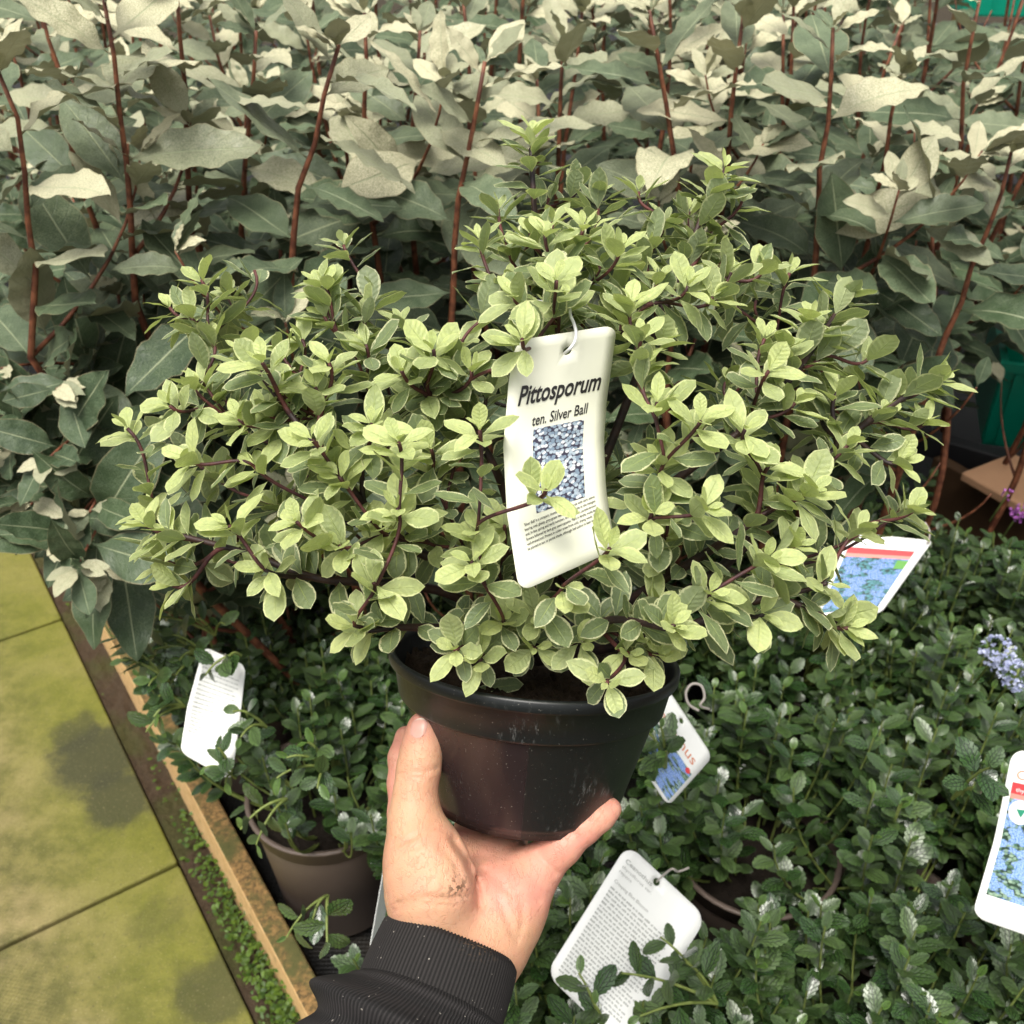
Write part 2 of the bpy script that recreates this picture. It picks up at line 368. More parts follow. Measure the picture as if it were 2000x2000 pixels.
def emit(plants, kit, mat, cell, leafL, cap=300):
    """plants: list of (root object, [leaves])"""
    allv = [(pi, li, leaf_center(l, leafL)) for pi, (_, L) in enumerate(plants) for li, l in enumerate(L)]
    vis, d = visible_cells(allv, cell); per = {}
    for k, (pi, li, c) in enumerate(allv):
        if vis[k]: per.setdefault(pi, []).append((d[k], li))
    tot = 0
    for pi, (root, L) in enumerate(plants):
        pick = set(li for _, li in sorted(per.get(pi, []))[:cap]); rest = []
        for li, l in enumerate(L):
            if li in pick:
                p, R, sc, ai, si = l; o = bpy.data.objects.new('leaf', kit.me[ai][si]); COL.objects.link(o); o.parent = root
                M = Matrix.Identity(4)
                for a in range(3):
                    for b in range(3): M[a][b] = R[a, b]*sc
                    M[a][3] = p[a]
                o.matrix_local = M; tot += 1
            else: rest.append(l)
        if rest:
            add('leaf_mass' if False else 'leaves', kit.joined(rest, mat), root, kind='stuff')
    print('leaf parts', tot, 'of', len(allv))
# ================================================================== SETTING
BD = nrm([-.557, .83, 0]); BN = np.array([BD[1], -BD[0], 0])   # along the path edge / towards the bed
PA = G(351, 1684)
def along(a, b, z=0.): return PA + BD*a + BN*b + np.array([0, 0, z])
RB = np.stack([BN, BD, [0, 0, 1.]], 1)
def mat_slab():
    n = N('mossy_concrete'); co = n.new('ShaderNodeNewGeometry').outputs['Position']; x, y, z = n.sep(co)
    n1 = n.noise(co, 5, 5, .6); n2 = n.noise(co, 26, 5, .65)
    c = n.mix(n.ramp(n2, .35, .65), (.092, .088, .024), (.18, .158, .050))
    c = n.mix(n.ramp(n1, .42, .64), c, n.mix(n2, (.25, .19, .085), (.37, .29, .155)))
    e = n.math('SUBTRACT', n.math('MULTIPLY', x, float(BN[0])), n.math('MULTIPLY', y, float(-BN[1])))   # distance towards the bed
    e0 = float(np.dot(PA, BN)); ee = n.math('ADD', n.math('SUBTRACT', e, e0), n.math('MULTIPLY', n.math('SUBTRACT', n1, .5), .25))
    c = n.mix(n.ramp(ee, -.30, -.05, 0, .75), c, n.mix(n2, (.10, .115, .010), (.18, .185, .018)))
    c = n.mix(n.ramp(n.noise(co, 60, 4, .7), .52, .75, 0, .4), c, (.10, .09, .03))
    for (px, py, rad, am) in ((190, 1480, .125, .80), (235, 1560, .10, .75), (150, 1430, .07, .6), (420, 1930, .09, .6), (300, 1800, .06, .25)):
        q = G(px, py); vs = n.new('ShaderNodeVectorMath', operation='DISTANCE'); n.put(vs.inputs[0], co); vs.inputs[1].default_value = tuple(q)
        dd = n.math('ADD', vs.outputs['Value'], n.math('MULTIPLY', n.math('SUBTRACT', n.noise(co, 22, 4, .6), .5), .09))
        c = n.mix(n.ramp(dd, rad*.90, rad*.45, 0, min(1., am*1.15)), c, (.040, .042, .018))
    vr = n.new('ShaderNodeVectorRotate', rotation_type='Z_AXIS'); n.put(vr.inputs['Vector'], co); vr.inputs['Angle'].default_value = math.atan2(BD[0], BD[1])
    a, b, _ = n.sep(vr.outputs[0])
    dots = n.math('MULTIPLY', n.math('SINE', n.math('MULTIPLY', a, 760)), n.math('SINE', n.math('MULTIPLY', b, 760)))
    am = n.ramp(ee, -.16, -.42)
    c = n.mix(n.math('MULTIPLY', n.ramp(dots, .1, .6), n.math('MULTIPLY', am, .5)), c, (.12, .10, .045))
    c = n.mix(n.ramp(n.noise(co, 240, 4, .7), .50, .72, 0, .45), c, (.07, .06, .025)); c = n.mix(n.ramp(n.noise(co, 330, 3, .6), .60, .72, 0, .5), c, (.42, .36, .20))
    c = n.mix(n.ramp(n.voro(co, 34), .07, .03, 0, .7), c, (.06, .05, .025))
    h = n.math('ADD', n.math('MULTIPLY', n.math('MULTIPLY', dots, -.5), am), n.math('ADD', n.math('MULTIPLY', n2, 2.), n.noise(co, 200, 4, .7)))
    return n.bsdf(c, .78, .35, n.bump(h, .45, .003))
ground = add('ground', mesh_np('ground', [(-60, -60, -.06), (60, -60, -.06), (60, 60, -.06), (-60, 60, -.06)], [(0, 1, 2, 3)], mat_soil('earth', (.02, .016, .011), (.07, .055, .035), 25)), kind='structure')
path = thing('path', 'x', 'x'); 
for k in ('label', 'category'): del path[k]
path['kind'] = 'structure'
M_SLAB = mat_slab(); SL = .764
for i in range(-2, 6):
    for j in range(3):
        c = along(SL*i+SL/2, -.45-.9*j, -.025); v, f = box(c, (.894, SL-.008, .05), RB)
        bevel(add('paving_slab', mesh_np('paving_slab', v, f, M_SLAB, smooth=False), path), .004, 2)
# soil strip between path and board, displaced
def grid_sheet(a0, a1, b0, b1, na, nb, zf):
    A = np.linspace(a0, a1, na); B = np.linspace(b0, b1, nb); V = np.array([along(a, b, zf(a, b)) for a in A for b in B])
    Q = [(i*nb+j, i*nb+j+1, (i+1)*nb+j+1, (i+1)*nb+j) for i in range(na-1) for j in range(nb-1)]; return V, np.array(Q)
v, f = grid_sheet(-1.5, 4, .0, .052, 500, 10, lambda a, b: -.012+random.uniform(-.004, .006))
add('soil_strip', mesh_np('soil_strip', v, f, mat_soil('mossy_soil', (.022, .015, .010), (.11, .075, .045), 120, .35)), kind='structure')
# edging board
def mat_board():
    n = N('weathered_timber'); co = n.coord(); mp = n.new('ShaderNodeMapping'); n.put(mp.inputs[0], co); mp.inputs['Scale'].default_value = (14, .7, 14)
    mp.inputs['Rotation'].default_value = (0, 0, math.atan2(BD[0], BD[1]))
    nz = n.new('ShaderNodeNewGeometry').outputs['Normal']; x, y, z = n.sep(nz)
    top = n.mix(n.ramp(n.noise(mp.outputs[0], 9, 4, .7), .3, .7), (.58, .36, .15), (.74, .50, .25))
    sd_ = n.mix(n.ramp(n.noise(co, 110, 5, .8), .36, .66), (.07, .05, .02), (.33, .19, .07))
    sd_ = n.mix(n.ramp(n.noise(co, 11, 5, .7), .44, .60), sd_, n.mix(n.noise(co, 90, 4), (.045, .05, .014), (.12, .11, .035)))
    c = n.mix(n.ramp(z, .4, .8), n.mix(n.ramp(n.noise(co, 30, 4), .60, .72, 0, .6), top, (.20, .13, .05)), sd_)
    return n.bsdf(c, .75, .3, n.bump(n.noise(mp.outputs[0], 30, 4, .7), .5, .002))
M_BOARD = mat_board()
bd = add('timber_edging', mesh_np('timber_edging', *box(along(1.0, .068, .02), (.034, 5.2, .16), RB), M_BOARD, smooth=False),
         label='long pale timber edging board between the mossy path and the plant bed', category='board'); bevel(bd, .003)
# black weed fabric of the bed
n = N('black_weed_fabric'); co = n.coord(); cc = n.math('ADD', n.math('SINE', n.math('MULTIPLY', n.sep(co)[0], 900)), n.math('SINE', n.math('MULTIPLY', n.sep(co)[1], 900)))
M_FAB = n.bsdf(n.mix(n.ramp(n.noise(co, 12, 4), .5, .7, 0, .5), (.006, .006, .006), (.035, .028, .02)), .55, .4, n.bump(cc, .3, .001))
v, f = grid_sheet(-1.5, 7, .106, 6.0, 60, 50, lambda a, b: .004+.006*math.sin(a*9+b*5)*math.sin(b*13))
add('weed_fabric', mesh_np('weed_fabric', v, f, M_FAB), kind='structure')
# ================================================================== ELAEAGNUS HEDGE PLANTS
def elf(p, q, wd, L, fold, curl, wave, wn):
    return lambda a, i: leaf_mesh('big_leaf', L, wd, M_ELA, a, i*13+5, p, q, fold, curl, wave*1.15, wn+.4, .09, 4, 15, tip=.2)
EK = Kit([0., .45, .9, 1.3], [elf(.85, .75, .42, 1, .2, .10, .035, 3), elf(.95, .8, .48, 1, .12, .22, .05, 4), elf(.9, .7, .40, 1, .3, .02, .06, 3.5),
                              elf(1., .8, .52, 1, .1, .16, .03, 2.5), elf(.8, .8, .45, 1, .35, .28, .045, 4)])
front_stems = [  # picture polylines (2000 px) with distance, traced where the stems stand
 (1.12, [(203, 0), (215, 91), (240, 157), (232, 207), (244, 298), (253, 352), (257, 472), (265, 600)]),
 (1.22, [(344, -30), (352, 79), (364, 132), (360, 215), (368, 315), (368, 430)]),
 (1.10, [(662, 87), (650, 157), (625, 199), (621, 248), (609, 315), (580, 373), (575, 443), (565, 600)]),
 (1.30, [(712, 25), (716, 124), (710, 236), (712, 330)]),
 (1.05, [(-12, 120), (0, 157), (33, 224), (46, 286), (52, 420), (70, 520), (60, 700)]),
 (1.30, [(70, -20), (91, 66), (132, 182), (135, 300)]),
 (1.16, [(947, 120), (921, 269), (905, 340), (890, 414), (885, 580), (880, 660)]),
 (1.25, [(1268, 20), (1289, 134), (1309, 248), (1325, 372), (1330, 470)]),
 (1.28, [(1452, 30), (1449, 62), (1430, 180), (1428, 227), (1420, 330)]),
 (1.22, [(1627, 54), (1623, 163), (1616, 261), (1601, 312), (1598, 431), (1590, 560)]),
 (1.30, [(1759, 145), (1739, 232), (1735, 290), (1714, 362), (1710, 420), (1681, 525), (1665, 640)]),
 (1.45, [(1913, 0), (1899, 72), (1882, 145), (1880, 210), (1875, 330)]),
 (1.18, [(1975, 297), (1953, 391), (1928, 453), (1906, 507), (1884, 543), (1877, 598), (1840, 670), (1810, 760)]),
 (1.35, [(1100, 90), (1095, 180), (1090, 330), (1085, 420)]), (1.32, [(500, 60), (495, 160), (480, 300), (470, 450)]),
 (1.40, [(820, 60), (815, 160), (800, 300), (805, 450)]), (1.5, [(1550, 10), (1545, 160), (1520, 300)]),
]
HOLES = []   # (polygon, depth, keep probability): keeps leaves from covering tags, pots and the gap on the right
GAP = [(1835, 770), (2100, 690), (2100, 1060), (1900, 1030), (1850, 960)]
HOLES.append((GAP, 2.2, .10))
HOLES.append(([(1895, -60), (2100, -60), (2100, 45), (1900, 40)], 9, .0))
HOLES.append(([(1800, 10), (1900, 10), (1900, 60), (1800, 60)], 9, .3))
HOLES.append(([(-50, 1080), (60, 1110), (110, 1215), (175, 1280), (440, 1880), (500, 2050), (-50, 2050)], 9, .0))
HOLES_E = [([(205, 1215), (420, 1190), (700, 1110), (1300, 1060), (1640, 1010), (1800, 850), (2100, 790), (2100, 2050), (205, 2050)], 9, .04)]
def filt(leaves, Lf, extra=None):
    if not leaves: return leaves
    c = np.array([leaf_center(l, .5*Lf/.5 if False else .5) for l in leaves]); t = np.array([leaf_center(l, .95) for l in leaves])
    keep = np.ones(len(leaves), bool)
    for poly, dep, pr in HOLES + (extra or []):
        for q in (c, t):
            x, y, d = proj(q); h = inpoly(x, y, poly) & (d < dep); keep &= ~(h & (RS.rand(len(leaves)) >= pr))
    return [l for l, k in zip(leaves, keep) if k]
def elae_leaves(P, rnd, dense=1., zref=None, size=.105):
    """alternate big leaves along the polyline P (top first)"""
    out = []; seg = np.linalg.norm(np.diff(P, axis=0), axis=1); s = np.concatenate([[0], np.cumsum(seg)]); tot = s[-1]
    pos = .004; ang = rnd.uniform(0, 6); k = 0
    a0_ = nrm(P[0]-P[1])
    for q_ in range(4):     # young leaves standing at the tip
        an_ = rnd.uniform(0, 6.28); d_ = nrm(a0_*(1.1-.22*q_)+.75*np.array([math.cos(an_), math.sin(an_), 0])); out.append((P[0]-a0_*.002*q_, rotm(d_, np.array([-d_[0], -d_[1]-.5, .6])), size*rnd.uniform(.22, .45), 0 if rnd.random() < .7 else 1, rnd.randrange(5)))
    while pos < tot*.97:
        p = np.array([np.interp(pos, s, P[:, i]) for i in range(3)]); i = min(len(P)-2, max(0, np.searchsorted(s, pos)-1)); ax = nrm(P[i]-P[i+1])
        ang += 2.4+rnd.uniform(-.5, .5); a = np.cross(ax, [.3, .1, 1.]); a = nrm(a) if np.linalg.norm(a) > .05 else np.array([1., 0, 0]); b = np.cross(ax, a)
        rad = a*math.cos(ang)+b*math.sin(ang)
        sp = rnd.uniform(.55, .9) if k > 2 else .25+.2*k
        droop = min(1., pos/.45)
        d = nrm(rad*1.0 + ax*(1-sp)*1.7 - np.array([0, 0, 1.])*droop*rnd.uniform(-.25, .60)); up = np.array([0, 0, 1.]) + .45*ax + np.array([rnd.uniform(-.7, .7), rnd.uniform(-1.0, .25), 0])
        sc = size*(min(1., .52+pos*6.) * rnd.uniform(.72, 1.15)); pp = p + d*.004
        z = p[2] if zref is None else p[2]+zref
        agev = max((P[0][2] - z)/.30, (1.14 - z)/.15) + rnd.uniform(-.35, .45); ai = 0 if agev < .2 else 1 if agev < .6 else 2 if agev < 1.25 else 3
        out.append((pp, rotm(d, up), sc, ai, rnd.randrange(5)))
        pos += (.010+.012*min(1, pos/.10)+rnd.uniform(0, .012))/dense; k += 1
    return out
def side_shoots(P, rnd, n):
    res = []
    for _ in range(n):
        i = rnd.randrange(len(P)//4, len(P)-2); a = P[i]; an = rnd.uniform(0, 6.28); ln = rnd.uniform(.12, .26)
        e = a + np.array([math.cos(an)*ln*.65, math.sin(an)*ln*.65, ln*.8]); e[2] = min(e[2], P[0][2]-.02)
        res.append(bez(e, (a+e)/2 + np.array([math.cos(an), math.sin(an), -.3])*ln*.2, a, 7))
    return res
rnd = random.Random(5)
ELAE = []; glow = ['tall', 'slim', 'bushy', 'leaning']
egroup = 'silvery broad leaved shrubs massed behind the held plant'
def where_x(px):
    return 'far left' if px < 250 else 'left' if px < 650 else 'centre left' if px < 950 else 'centre right' if px < 1350 else 'right' if px < 1750 else 'far right'
def make_elae(P, rnd, label, nside=3, dense=1., size=.105):
    root = thing('silvery_shrub', label, 'shrub', egroup)
    tubes = [tube(P, np.interp(np.arange(len(P)), [0, len(P)*.6, len(P)], [.0021, .0066, .005]), 8)]; L = elae_leaves(P, rnd, dense, size=size)
    for sh in side_shoots(P, rnd, nside):
        if np.dot(sh[0]-PA, BN) < .02 and sh[0][2] < .75: continue
        tubes.append(tube(sh, np.linspace(.0012, .0030, len(sh)), 6)); L += elae_leaves(sh, rnd, dense, size=size*.95)
    for tb in tubes: add('stem', mesh_np('stem', tb[0], tb[1], M_EST), root)
    ELAE.append((root, filt(L, 1, HOLES_E)))
flabels = [
 'silvery shrub whose forked rust stem rises through the upper left leaves', 'silvery shrub with a straight brown stem just right of the forked one',
 'silvery shrub with a kinked stem and pale cupped leaf above the held plant\'s left shoots', 'slim silvery shrub standing behind the kinked stem, cream leaves at its top',
 'silvery shrub at the left edge with broad green leaves hanging over the path', 'silvery shrub in the top left corner with a slanting stem',
 'silvery shrub ending in a pale young leaf left of the topmost held shoot', 'silvery shrub directly behind the gap between the two highest held shoots',
 'silvery shrub behind the second highest held shoot, with cream young leaves', 'silvery shrub with an upright rust stem and wavy cream leaves, right of the held shoots',
 'silvery shrub with a slanting rust stem, between the upright stem and the right edge', 'silvery shrub in the top right corner near the green crate, stem bare and reddish',
 'silvery shrub at the right edge with thick leaning stem and speckled leaves', 'silvery shrub behind the topmost held shoot, mostly hidden leaves',
 'silvery shrub between the straight stem and the kinked stem at upper left', 'silvery shrub behind the leaves above the tag, left of centre', 'silvery shrub at the top edge right of centre, behind the upright stem']
for (dep, pl), lab in zip(front_stems, flabels):
    P = [W(x, y, dep/(1+0*y)) for x, y in pl]
    # keep the stem about upright in depth: same forward distance
    fw = P[-1][1]; P = []
    for x, y in pl:
        u, vv = x-1000, y-1000; f_ = F*CP - vv*SP; dn = F*SP + vv*CP; k = dep/f_; P.append(np.array([u*k, dep, CAMZ - dn*k]))
    b = P[-1]; fx = (.19 - np.dot(np.array([b[0], b[1]+.03, 0])-PA, BN)); fx = max(0., fx)/BN[0]; g0 = np.array([b[0]+fx+rnd.uniform(-.0, .05), b[1]+.17, .22]); m = np.array([b[0]*.6+g0[0]*.4, b[1]+.07, (b[2]+g0[2])/2])
    P = P + [b*.7+m*.3, m, (m+g0)/2, g0]; P = np.array(P)
    d = np.concatenate([[0], np.cumsum(np.linalg.norm(np.diff(P, axis=0), axis=1))]); s = np.linspace(0, d[-1], 22)
    P = np.stack([np.interp(s, d, P[:, i]) for i in range(3)], 1)
    make_elae(P, rnd, lab, 4, 1.05, .126)
# a shrub whose shoots arch over the edging at the far left
P0 = np.array([[-.47, 1.16, .98], [-.48, 1.17, .8], [-.48, 1.18, .6], [-.46, 1.2, .4], [-.44, 1.22, .22]]); P0 = np.stack([np.interp(np.linspace(0, 4, 18), range(5), P0[:, i]) for i in range(3)], 1)
make_elae(P0, rnd, 'broad leaved shrub arching over the timber edging at the lower far left', 3, 1.0, .12)
rt_, L_ = ELAE[-1]
for (x_, y_, d_) in ((20, 880, 1.13), (60, 985, 1.10), (120, 1060, 1.06), (35, 800, 1.16), (150, 1110, 1.03), (-10, 950, 1.15), (0, 720, 1.16), (-40, 860, 1.1), (90, 900, 1.08), (175, 1000, 1.08), (110, 760, 1.1), (200, 1120, 1.08)):
    e_ = W(x_, y_, d_); a_ = np.array([-.475, 1.19, min(.85, max(.32, e_[2]-.08))]); sh = bez(e_, (e_+a_)/2+np.array([0, 0, .03]), a_, 9)
    tb0 = tube(sh, np.linspace(.0014, .003, 9), 6); add('stem', mesh_np('stem', tb0[0], tb0[1], M_EST), rt_)
    L_ += filt(elae_leaves(sh, rnd, 1.25, size=.125), 1)
rows = [(1.25, .17, .98), (1.42, .16, 1.14), (1.62, .16, 1.25), (1.85, .17, 1.30), (2.1, .18, 1.30), (2.4, .20, 1.28), (2.75, .24, 1.28), (3.2, .30, 1.28)]
posn = {1.25: 'front row', 1.42: 'second row', 1.62: 'third row', 1.85: 'fourth row', 2.1: 'fifth row', 2.4: 'sixth row', 2.75: 'seventh row', 3.2: 'rearmost row'}
for (yy, sp, zt) in rows:
    x = -(.58*yy+.10)+rnd.uniform(0, .1); k = 0
    while x < .60*yy+.15:
        y0 = yy+rnd.uniform(-.07, .07); xx = x+rnd.uniform(-.06, .06); x += sp; k += 1
        pl_edge = PA + BD*0; off = np.dot(np.array([xx, y0, 0])-pl_edge, BN)
        if off < .09: continue
        if yy < 1.6 and xx > .62: continue
        if yy < 1.35 and xx > .35: continue
        top = zt+rnd.uniform(-.14, .08); lean = rnd.uniform(-.06, .06)
        tt = np.linspace(0, 1, 16)[:, None]; P = np.array([xx, y0, top])*(1-tt) + np.array([xx-lean, y0+.02, .22])*tt
        P[:, 0] += .018*np.sin(tt[:, 0]*9+rnd.uniform(0, 6)); P[:, 1] += .015*np.sin(tt[:, 0]*8+rnd.uniform(0, 6))
        px = float(proj(P[0])[0])
        side = 'left edge' if px < 120 else 'left' if px < 500 else 'left of centre' if px < 850 else 'centre' if px < 1150 else 'right of centre' if px < 1500 else 'right' if px < 1880 else 'right edge'
        lab = 'leafy grey green shrub, %s, %s' % (posn[yy], side)
        make_elae(P, rnd, lab, (7 if off < .3 and yy < 1.5 else 4) if yy < 2.3 else 3, 1.0 if yy < 2.3 else .9, .116 if yy < 2.3 else .125)
rf_ = random.Random(4); FAR = []
for k in range(3800):
    y_ = rf_.uniform(3.55, 4.6); an = rf_.uniform(0, 6.28); FAR.append((np.array([rf_.uniform(-.62*y_-.2, .62*y_+.2), y_, rf_.uniform(.25, 1.0)+.28*rf_.random()**2]), rotm([math.cos(an), math.sin(an), rf_.uniform(-.6, .5)], [rf_.uniform(-.5, .5), rf_.uniform(-.9, .3), 1]), rf_.uniform(.09, .15), rf_.choice([2, 3, 3, 3]), rf_.randrange(5)))
FAR = filt(FAR, 1); add('far_shrubs', EK.joined(FAR, M_ELA), label='dark mass of far shrubs along the top edge', category='shrubs', kind='stuff')
# number look-alikes that would share a label by their order from the left
from collections import defaultdict
dd = defaultdict(list)
for r_, L in ELAE: dd[r_['label']].append(r_)
ordn = ['leftmost', 'second from left', 'third from left', 'fourth from left', 'fifth from left', 'sixth from left', 'seventh from left', 'eighth from left', 'ninth from left']
for lab, rs in dd.items():
    if len(rs) > 1:
        for i, r_ in enumerate(rs): r_['label'] = lab + ', ' + ordn[i] + ' there'
emit(ELAE, EK, M_ELA, 26, .5, 160)
# pots under the front hedge plants are out of sight below the foliage
# ================================================================== TAGS
def interp2(tab, t):
    a = np.array(tab, float); return np.stack([np.interp(t, a[:, 0], a[:, i]) for i in range(1, a.shape[1])], -1)
class Tag:
    def __init__(s, left, right, bow=0., swave=0., wid=1., hei=2.):
        s.l, s.r, s.bow, s.sw, s.w, s.h = left, right, bow, swave, wid, hei
    def at(s, u, v, off=0.):
        u = np.asarray(u, float); v = np.asarray(v, float)
        a = interp2(s.l, v); b = interp2(s.r, v); q = a*(1-u)[..., None] + b*u[..., None]
        d = q[..., 2] + s.bow*4*u*(1-u) + s.sw*np.sin(2*math.pi*v*.9+.4) - off
        return cw(np.stack([(q[..., 0]-1000)*d/F, (q[..., 1]-1000)*d/F, d], -1))
    def card(s, mat, root, rc=.12, hole=None, hr=.03, nx=9, ny=20, name='card'):
        asp = s.h/s.w; pts = []
        def corner(cx, cy, a0):
            for k in range(6):
                a = a0+math.pi/2*k/5; pts.append((cx+rc*math.cos(a), cy+rc/asp*math.sin(a)))
        corner(1-rc, rc/asp, -math.pi/2); corner(1-rc, 1-rc/asp, 0); corner(rc, 1-rc/asp, math.pi/2); corner(rc, rc/asp, math.pi)
        # split long sides
        full = []
        for i in range(len(pts)):
            a = np.array(pts[i]); b = np.array(pts[(i+1) % len(pts)]); m = max(1, int(np.linalg.norm((b-a)*[1, asp])/.12)); full += [tuple(a+(b-a)*k/m) for k in range(m)]
        no = len(full); edges = [(i, (i+1) % no) for i in range(no)]; P2 = list(full)
        if hole:
            st = len(P2); K = 16
            for k in range(K): P2.append((hole[0]+hr*math.cos(-2*math.pi*k/K), hole[1]+hr/asp*math.sin(-2*math.pi*k/K)))
            edges += [(st+i, st+(i+1) % K) for i in range(K)]
        for i in range(1, nx):
            for j in range(1, ny):
                q = (i/nx, j/ny)
                if inpoly(q[0], q[1], full) and (not hole or math.hypot(q[0]-hole[0], (q[1]-hole[1])*asp) > hr*1.5):
                    if min(q[0], 1-q[0]) > .03: P2.append(q)
        r = geometry.delaunay_2d_cdt([Vector(p) for p in P2], edges, [], 1, 1e-6)
        V = np.array([tuple(p) for p in r[0]]); T = []
        for t in r[2]:
            c = V[list(t)].mean(0)
            if not inpoly(c[0], c[1], full): continue
            if hole and math.hypot(c[0]-hole[0], (c[1]-hole[1])*asp) < hr*.97: continue
            T.append(tuple(t))
        me = mesh_np(name, s.at(V[:, 0], V[:, 1]), T, mat, np.stack([V[:, 0], 1-V[:, 1]], 1)); o = add(name, me, root)
        so_ = o.modifiers.new('thick', 'SOLIDIFY'); so_.thickness = .0005; so_.offset = 0
        return o
    def patch(s, name, mat, root, u0, u1, v0, v1, off=.0006, n=10, m=12, poly=None):
        U, V_ = np.meshgrid(np.linspace(u0, u1, n), np.linspace(v0, v1, m)); P = s.at(U, V_, off).reshape(-1, 3)
        Q = np.array([(j*n+i, j*n+i+1, (j+1)*n+i+1, (j+1)*n+i) for j in range(m-1) for i in range(n-1)])
        Q = Q[:, ::-1]
        uv = np.stack([(U-u0)/(u1-u0), ((v1-V_)/(v1-v0))], -1).reshape(-1, 2)
        return add(name, mesh_np(name, P, Q, mat, uv), root)
    def disc(s, name, mat, root, cu, cv, r, off=.001, pts=None):
        asp = s.h/s.w; K = 24; a = np.arange(K)*2*math.pi/K; U = cu+r*np.cos(a); V_ = cv+r/asp*np.sin(a)
        if pts is not None: U = cu+r*np.array([p[0] for p in pts]); V_ = cv+r/asp*np.array([p[1] for p in pts])
        P = s.at(U, V_, off); return add(name, mesh_np(name, P, [tuple(range(len(U)))], mat), root)
    def text(s, body, mat, root, u0, u1, v0, dv, name='lettering', shear=0., bold=0., slope=0., off=.0008):
        cu = bpy.data.curves.new('t', 'FONT'); cu.body = body; cu.shear = shear; cu.offset = bold; cu.resolution_u = 3
        o = bpy.data.objects.new('t', cu); COL.objects.link(o); bpy.context.view_layer.update()
        me = bpy.data.meshes.new_from_object(o.evaluated_get(bpy.context.evaluated_depsgraph_get())); bpy.data.objects.remove(o)
        V = np.empty(len(me.vertices)*3, np.float32); me.vertices.foreach_get('co', V); V = V.reshape(-1, 3)
        x = (V[:, 0]-V[:, 0].min())/(V[:, 0].max()-V[:, 0].min()); y = V[:, 1]/.70
        P = s.at(u0+(u1-u0)*x, v0-dv*y+slope*x, off); me.vertices.foreach_set('co', P.astype(np.float32).ravel()); me.materials.clear(); me.materials.append(mat); me.update(); me.name = name
        return add(name, me, root)
    def lines(s, name, mat, root, u0, u1, v0, v1, n, rnd, th=.45, off=.0008):
        V = []; Q = []
        for k in range(n):
            v = v0+(v1-v0)*k/n; h = (v1-v0)/n*th; u = u0; end = u1-rnd.uniform(0, .25)*(u1-u0) if k % 4 == 3 else u1-rnd.uniform(0, .05)
            while u < end:
                w = min(rnd.uniform(.02, .075), end-u); m = 3
                for i in range(m):
                    b = len(V); a0 = u+w*i/m; a1 = u+w*(i+.8)/m; hh = h*rnd.uniform(.6, 1.); V += [(a0, v-hh), (a1, v-hh), (a1, v), (a0, v)]; Q.append((b, b+3, b+2, b+1))
                u += w+.012
        V = np.array(V); return add(name, mesh_np(name, s.at(V[:, 0], V[:, 1], off), Q, mat, smooth=False), root, kind='stuff')
def wire(name, pts, r, mat, root):
    P = np.array(pts); n = len(P); t = np.linspace(0, n-1, n*6); k = np.clip(t.astype(int), 0, n-2); f_ = (t-k)[:, None]
    p0 = P[np.maximum(k-1, 0)]; p1 = P[k]; p2 = P[k+1]; p3 = P[np.minimum(k+2, n-1)]
    Q = .5*((2*p1)+(p2-p0)*f_+(2*p0-5*p1+4*p2-p3)*f_**2+(3*p1-p0-3*p2+p3)*f_**3)
    v, f = tube(Q, r, 8); return add(name, mesh_np(name, v, f, mat), root)
# --- the plant's own tag
TG = Tag([(0, 1009, 665, .480), (.18, 994, 742, .482), (.45, 983, 872, .486), (.7, 990, 1003, .484), (.85, 1002, 1080, .478), (1, 1014, 1157, .470)],
         [(0, 1205, 634, .512), (.2, 1193, 722, .514), (.345, 1184, 786, .518), (.52, 1179, 863, .520), (.73, 1183, 955, .516), (.86, 1192, 1013, .512), (1, 1202, 1074, .505)], bow=-.003, swave=.003, wid=.047, hei=.115)
tg = thing('plant_label', 'cream hanging label lettered Pittosporum ten. Silver Ball wired to the held shrub', 'label')
TG.card(M_CARD, tg, .13, (.535, .085), .045)
TG.text('Pittosporum', M_INK, tg, .11, .92, .292, .078, shear=.22, bold=.022, slope=-.012)
TG.text('ten. Silver Ball', M_INK, tg, .27, .82, .388, .045, shear=.12, bold=.012, slope=-.012)
TG.patch('leaf_picture', M_PH1, tg, .29, .79, .402, .735)
para = ["'Silver Ball' is a compact, rounded, evergreen shrub with dark stems", "bearing oval, glossy, grey-green leaves, creamy-white at the margins", "and, in late spring and early summer, small, fragrant, purple-brown",
        "flowers followed by dark grey seed capsules. Plant in fertile, moist but", "well-drained soil. Protect in colder areas from cold, drying winds. Can", "be planted in sun or partial shade, although leaf colour is best in sun."]
for i, s_ in enumerate(para): TG.text(s_, M_INK, tg, .15, .88, .768+.0188*i, .0105, name='small_print', slope=-.018, bold=.012)
hp = TG.at(np.array(.535), np.array(.085))
wr = thing('wire_tie', 'white wire loop through the hole of the cream label, hooked round the held stems', 'wire tie')
wire('wire', [W(1103, 690, .486), W(1112, 682, .480), W(1122, 668, .482), W(1125, 650, .488), W(1121, 632, .496), W(1114, 615, .508), W(1112, 598, .53), W(1100, 588, .545), W(1060, 589, .545), W(1025, 583, .54), W(1005, 572, .545), W(1012, 556, .56), W(1060, 548, .57), W(1130, 560, .575), W(1160, 580, .57), W(1148, 596, .56)], .0008, M_WIRE, wr)
TAGPOLY = [(975, 655), (1210, 625), (1200, 780), (1200, 1080), (1165, 1100), (1030, 1160), (990, 1110), (965, 880)]
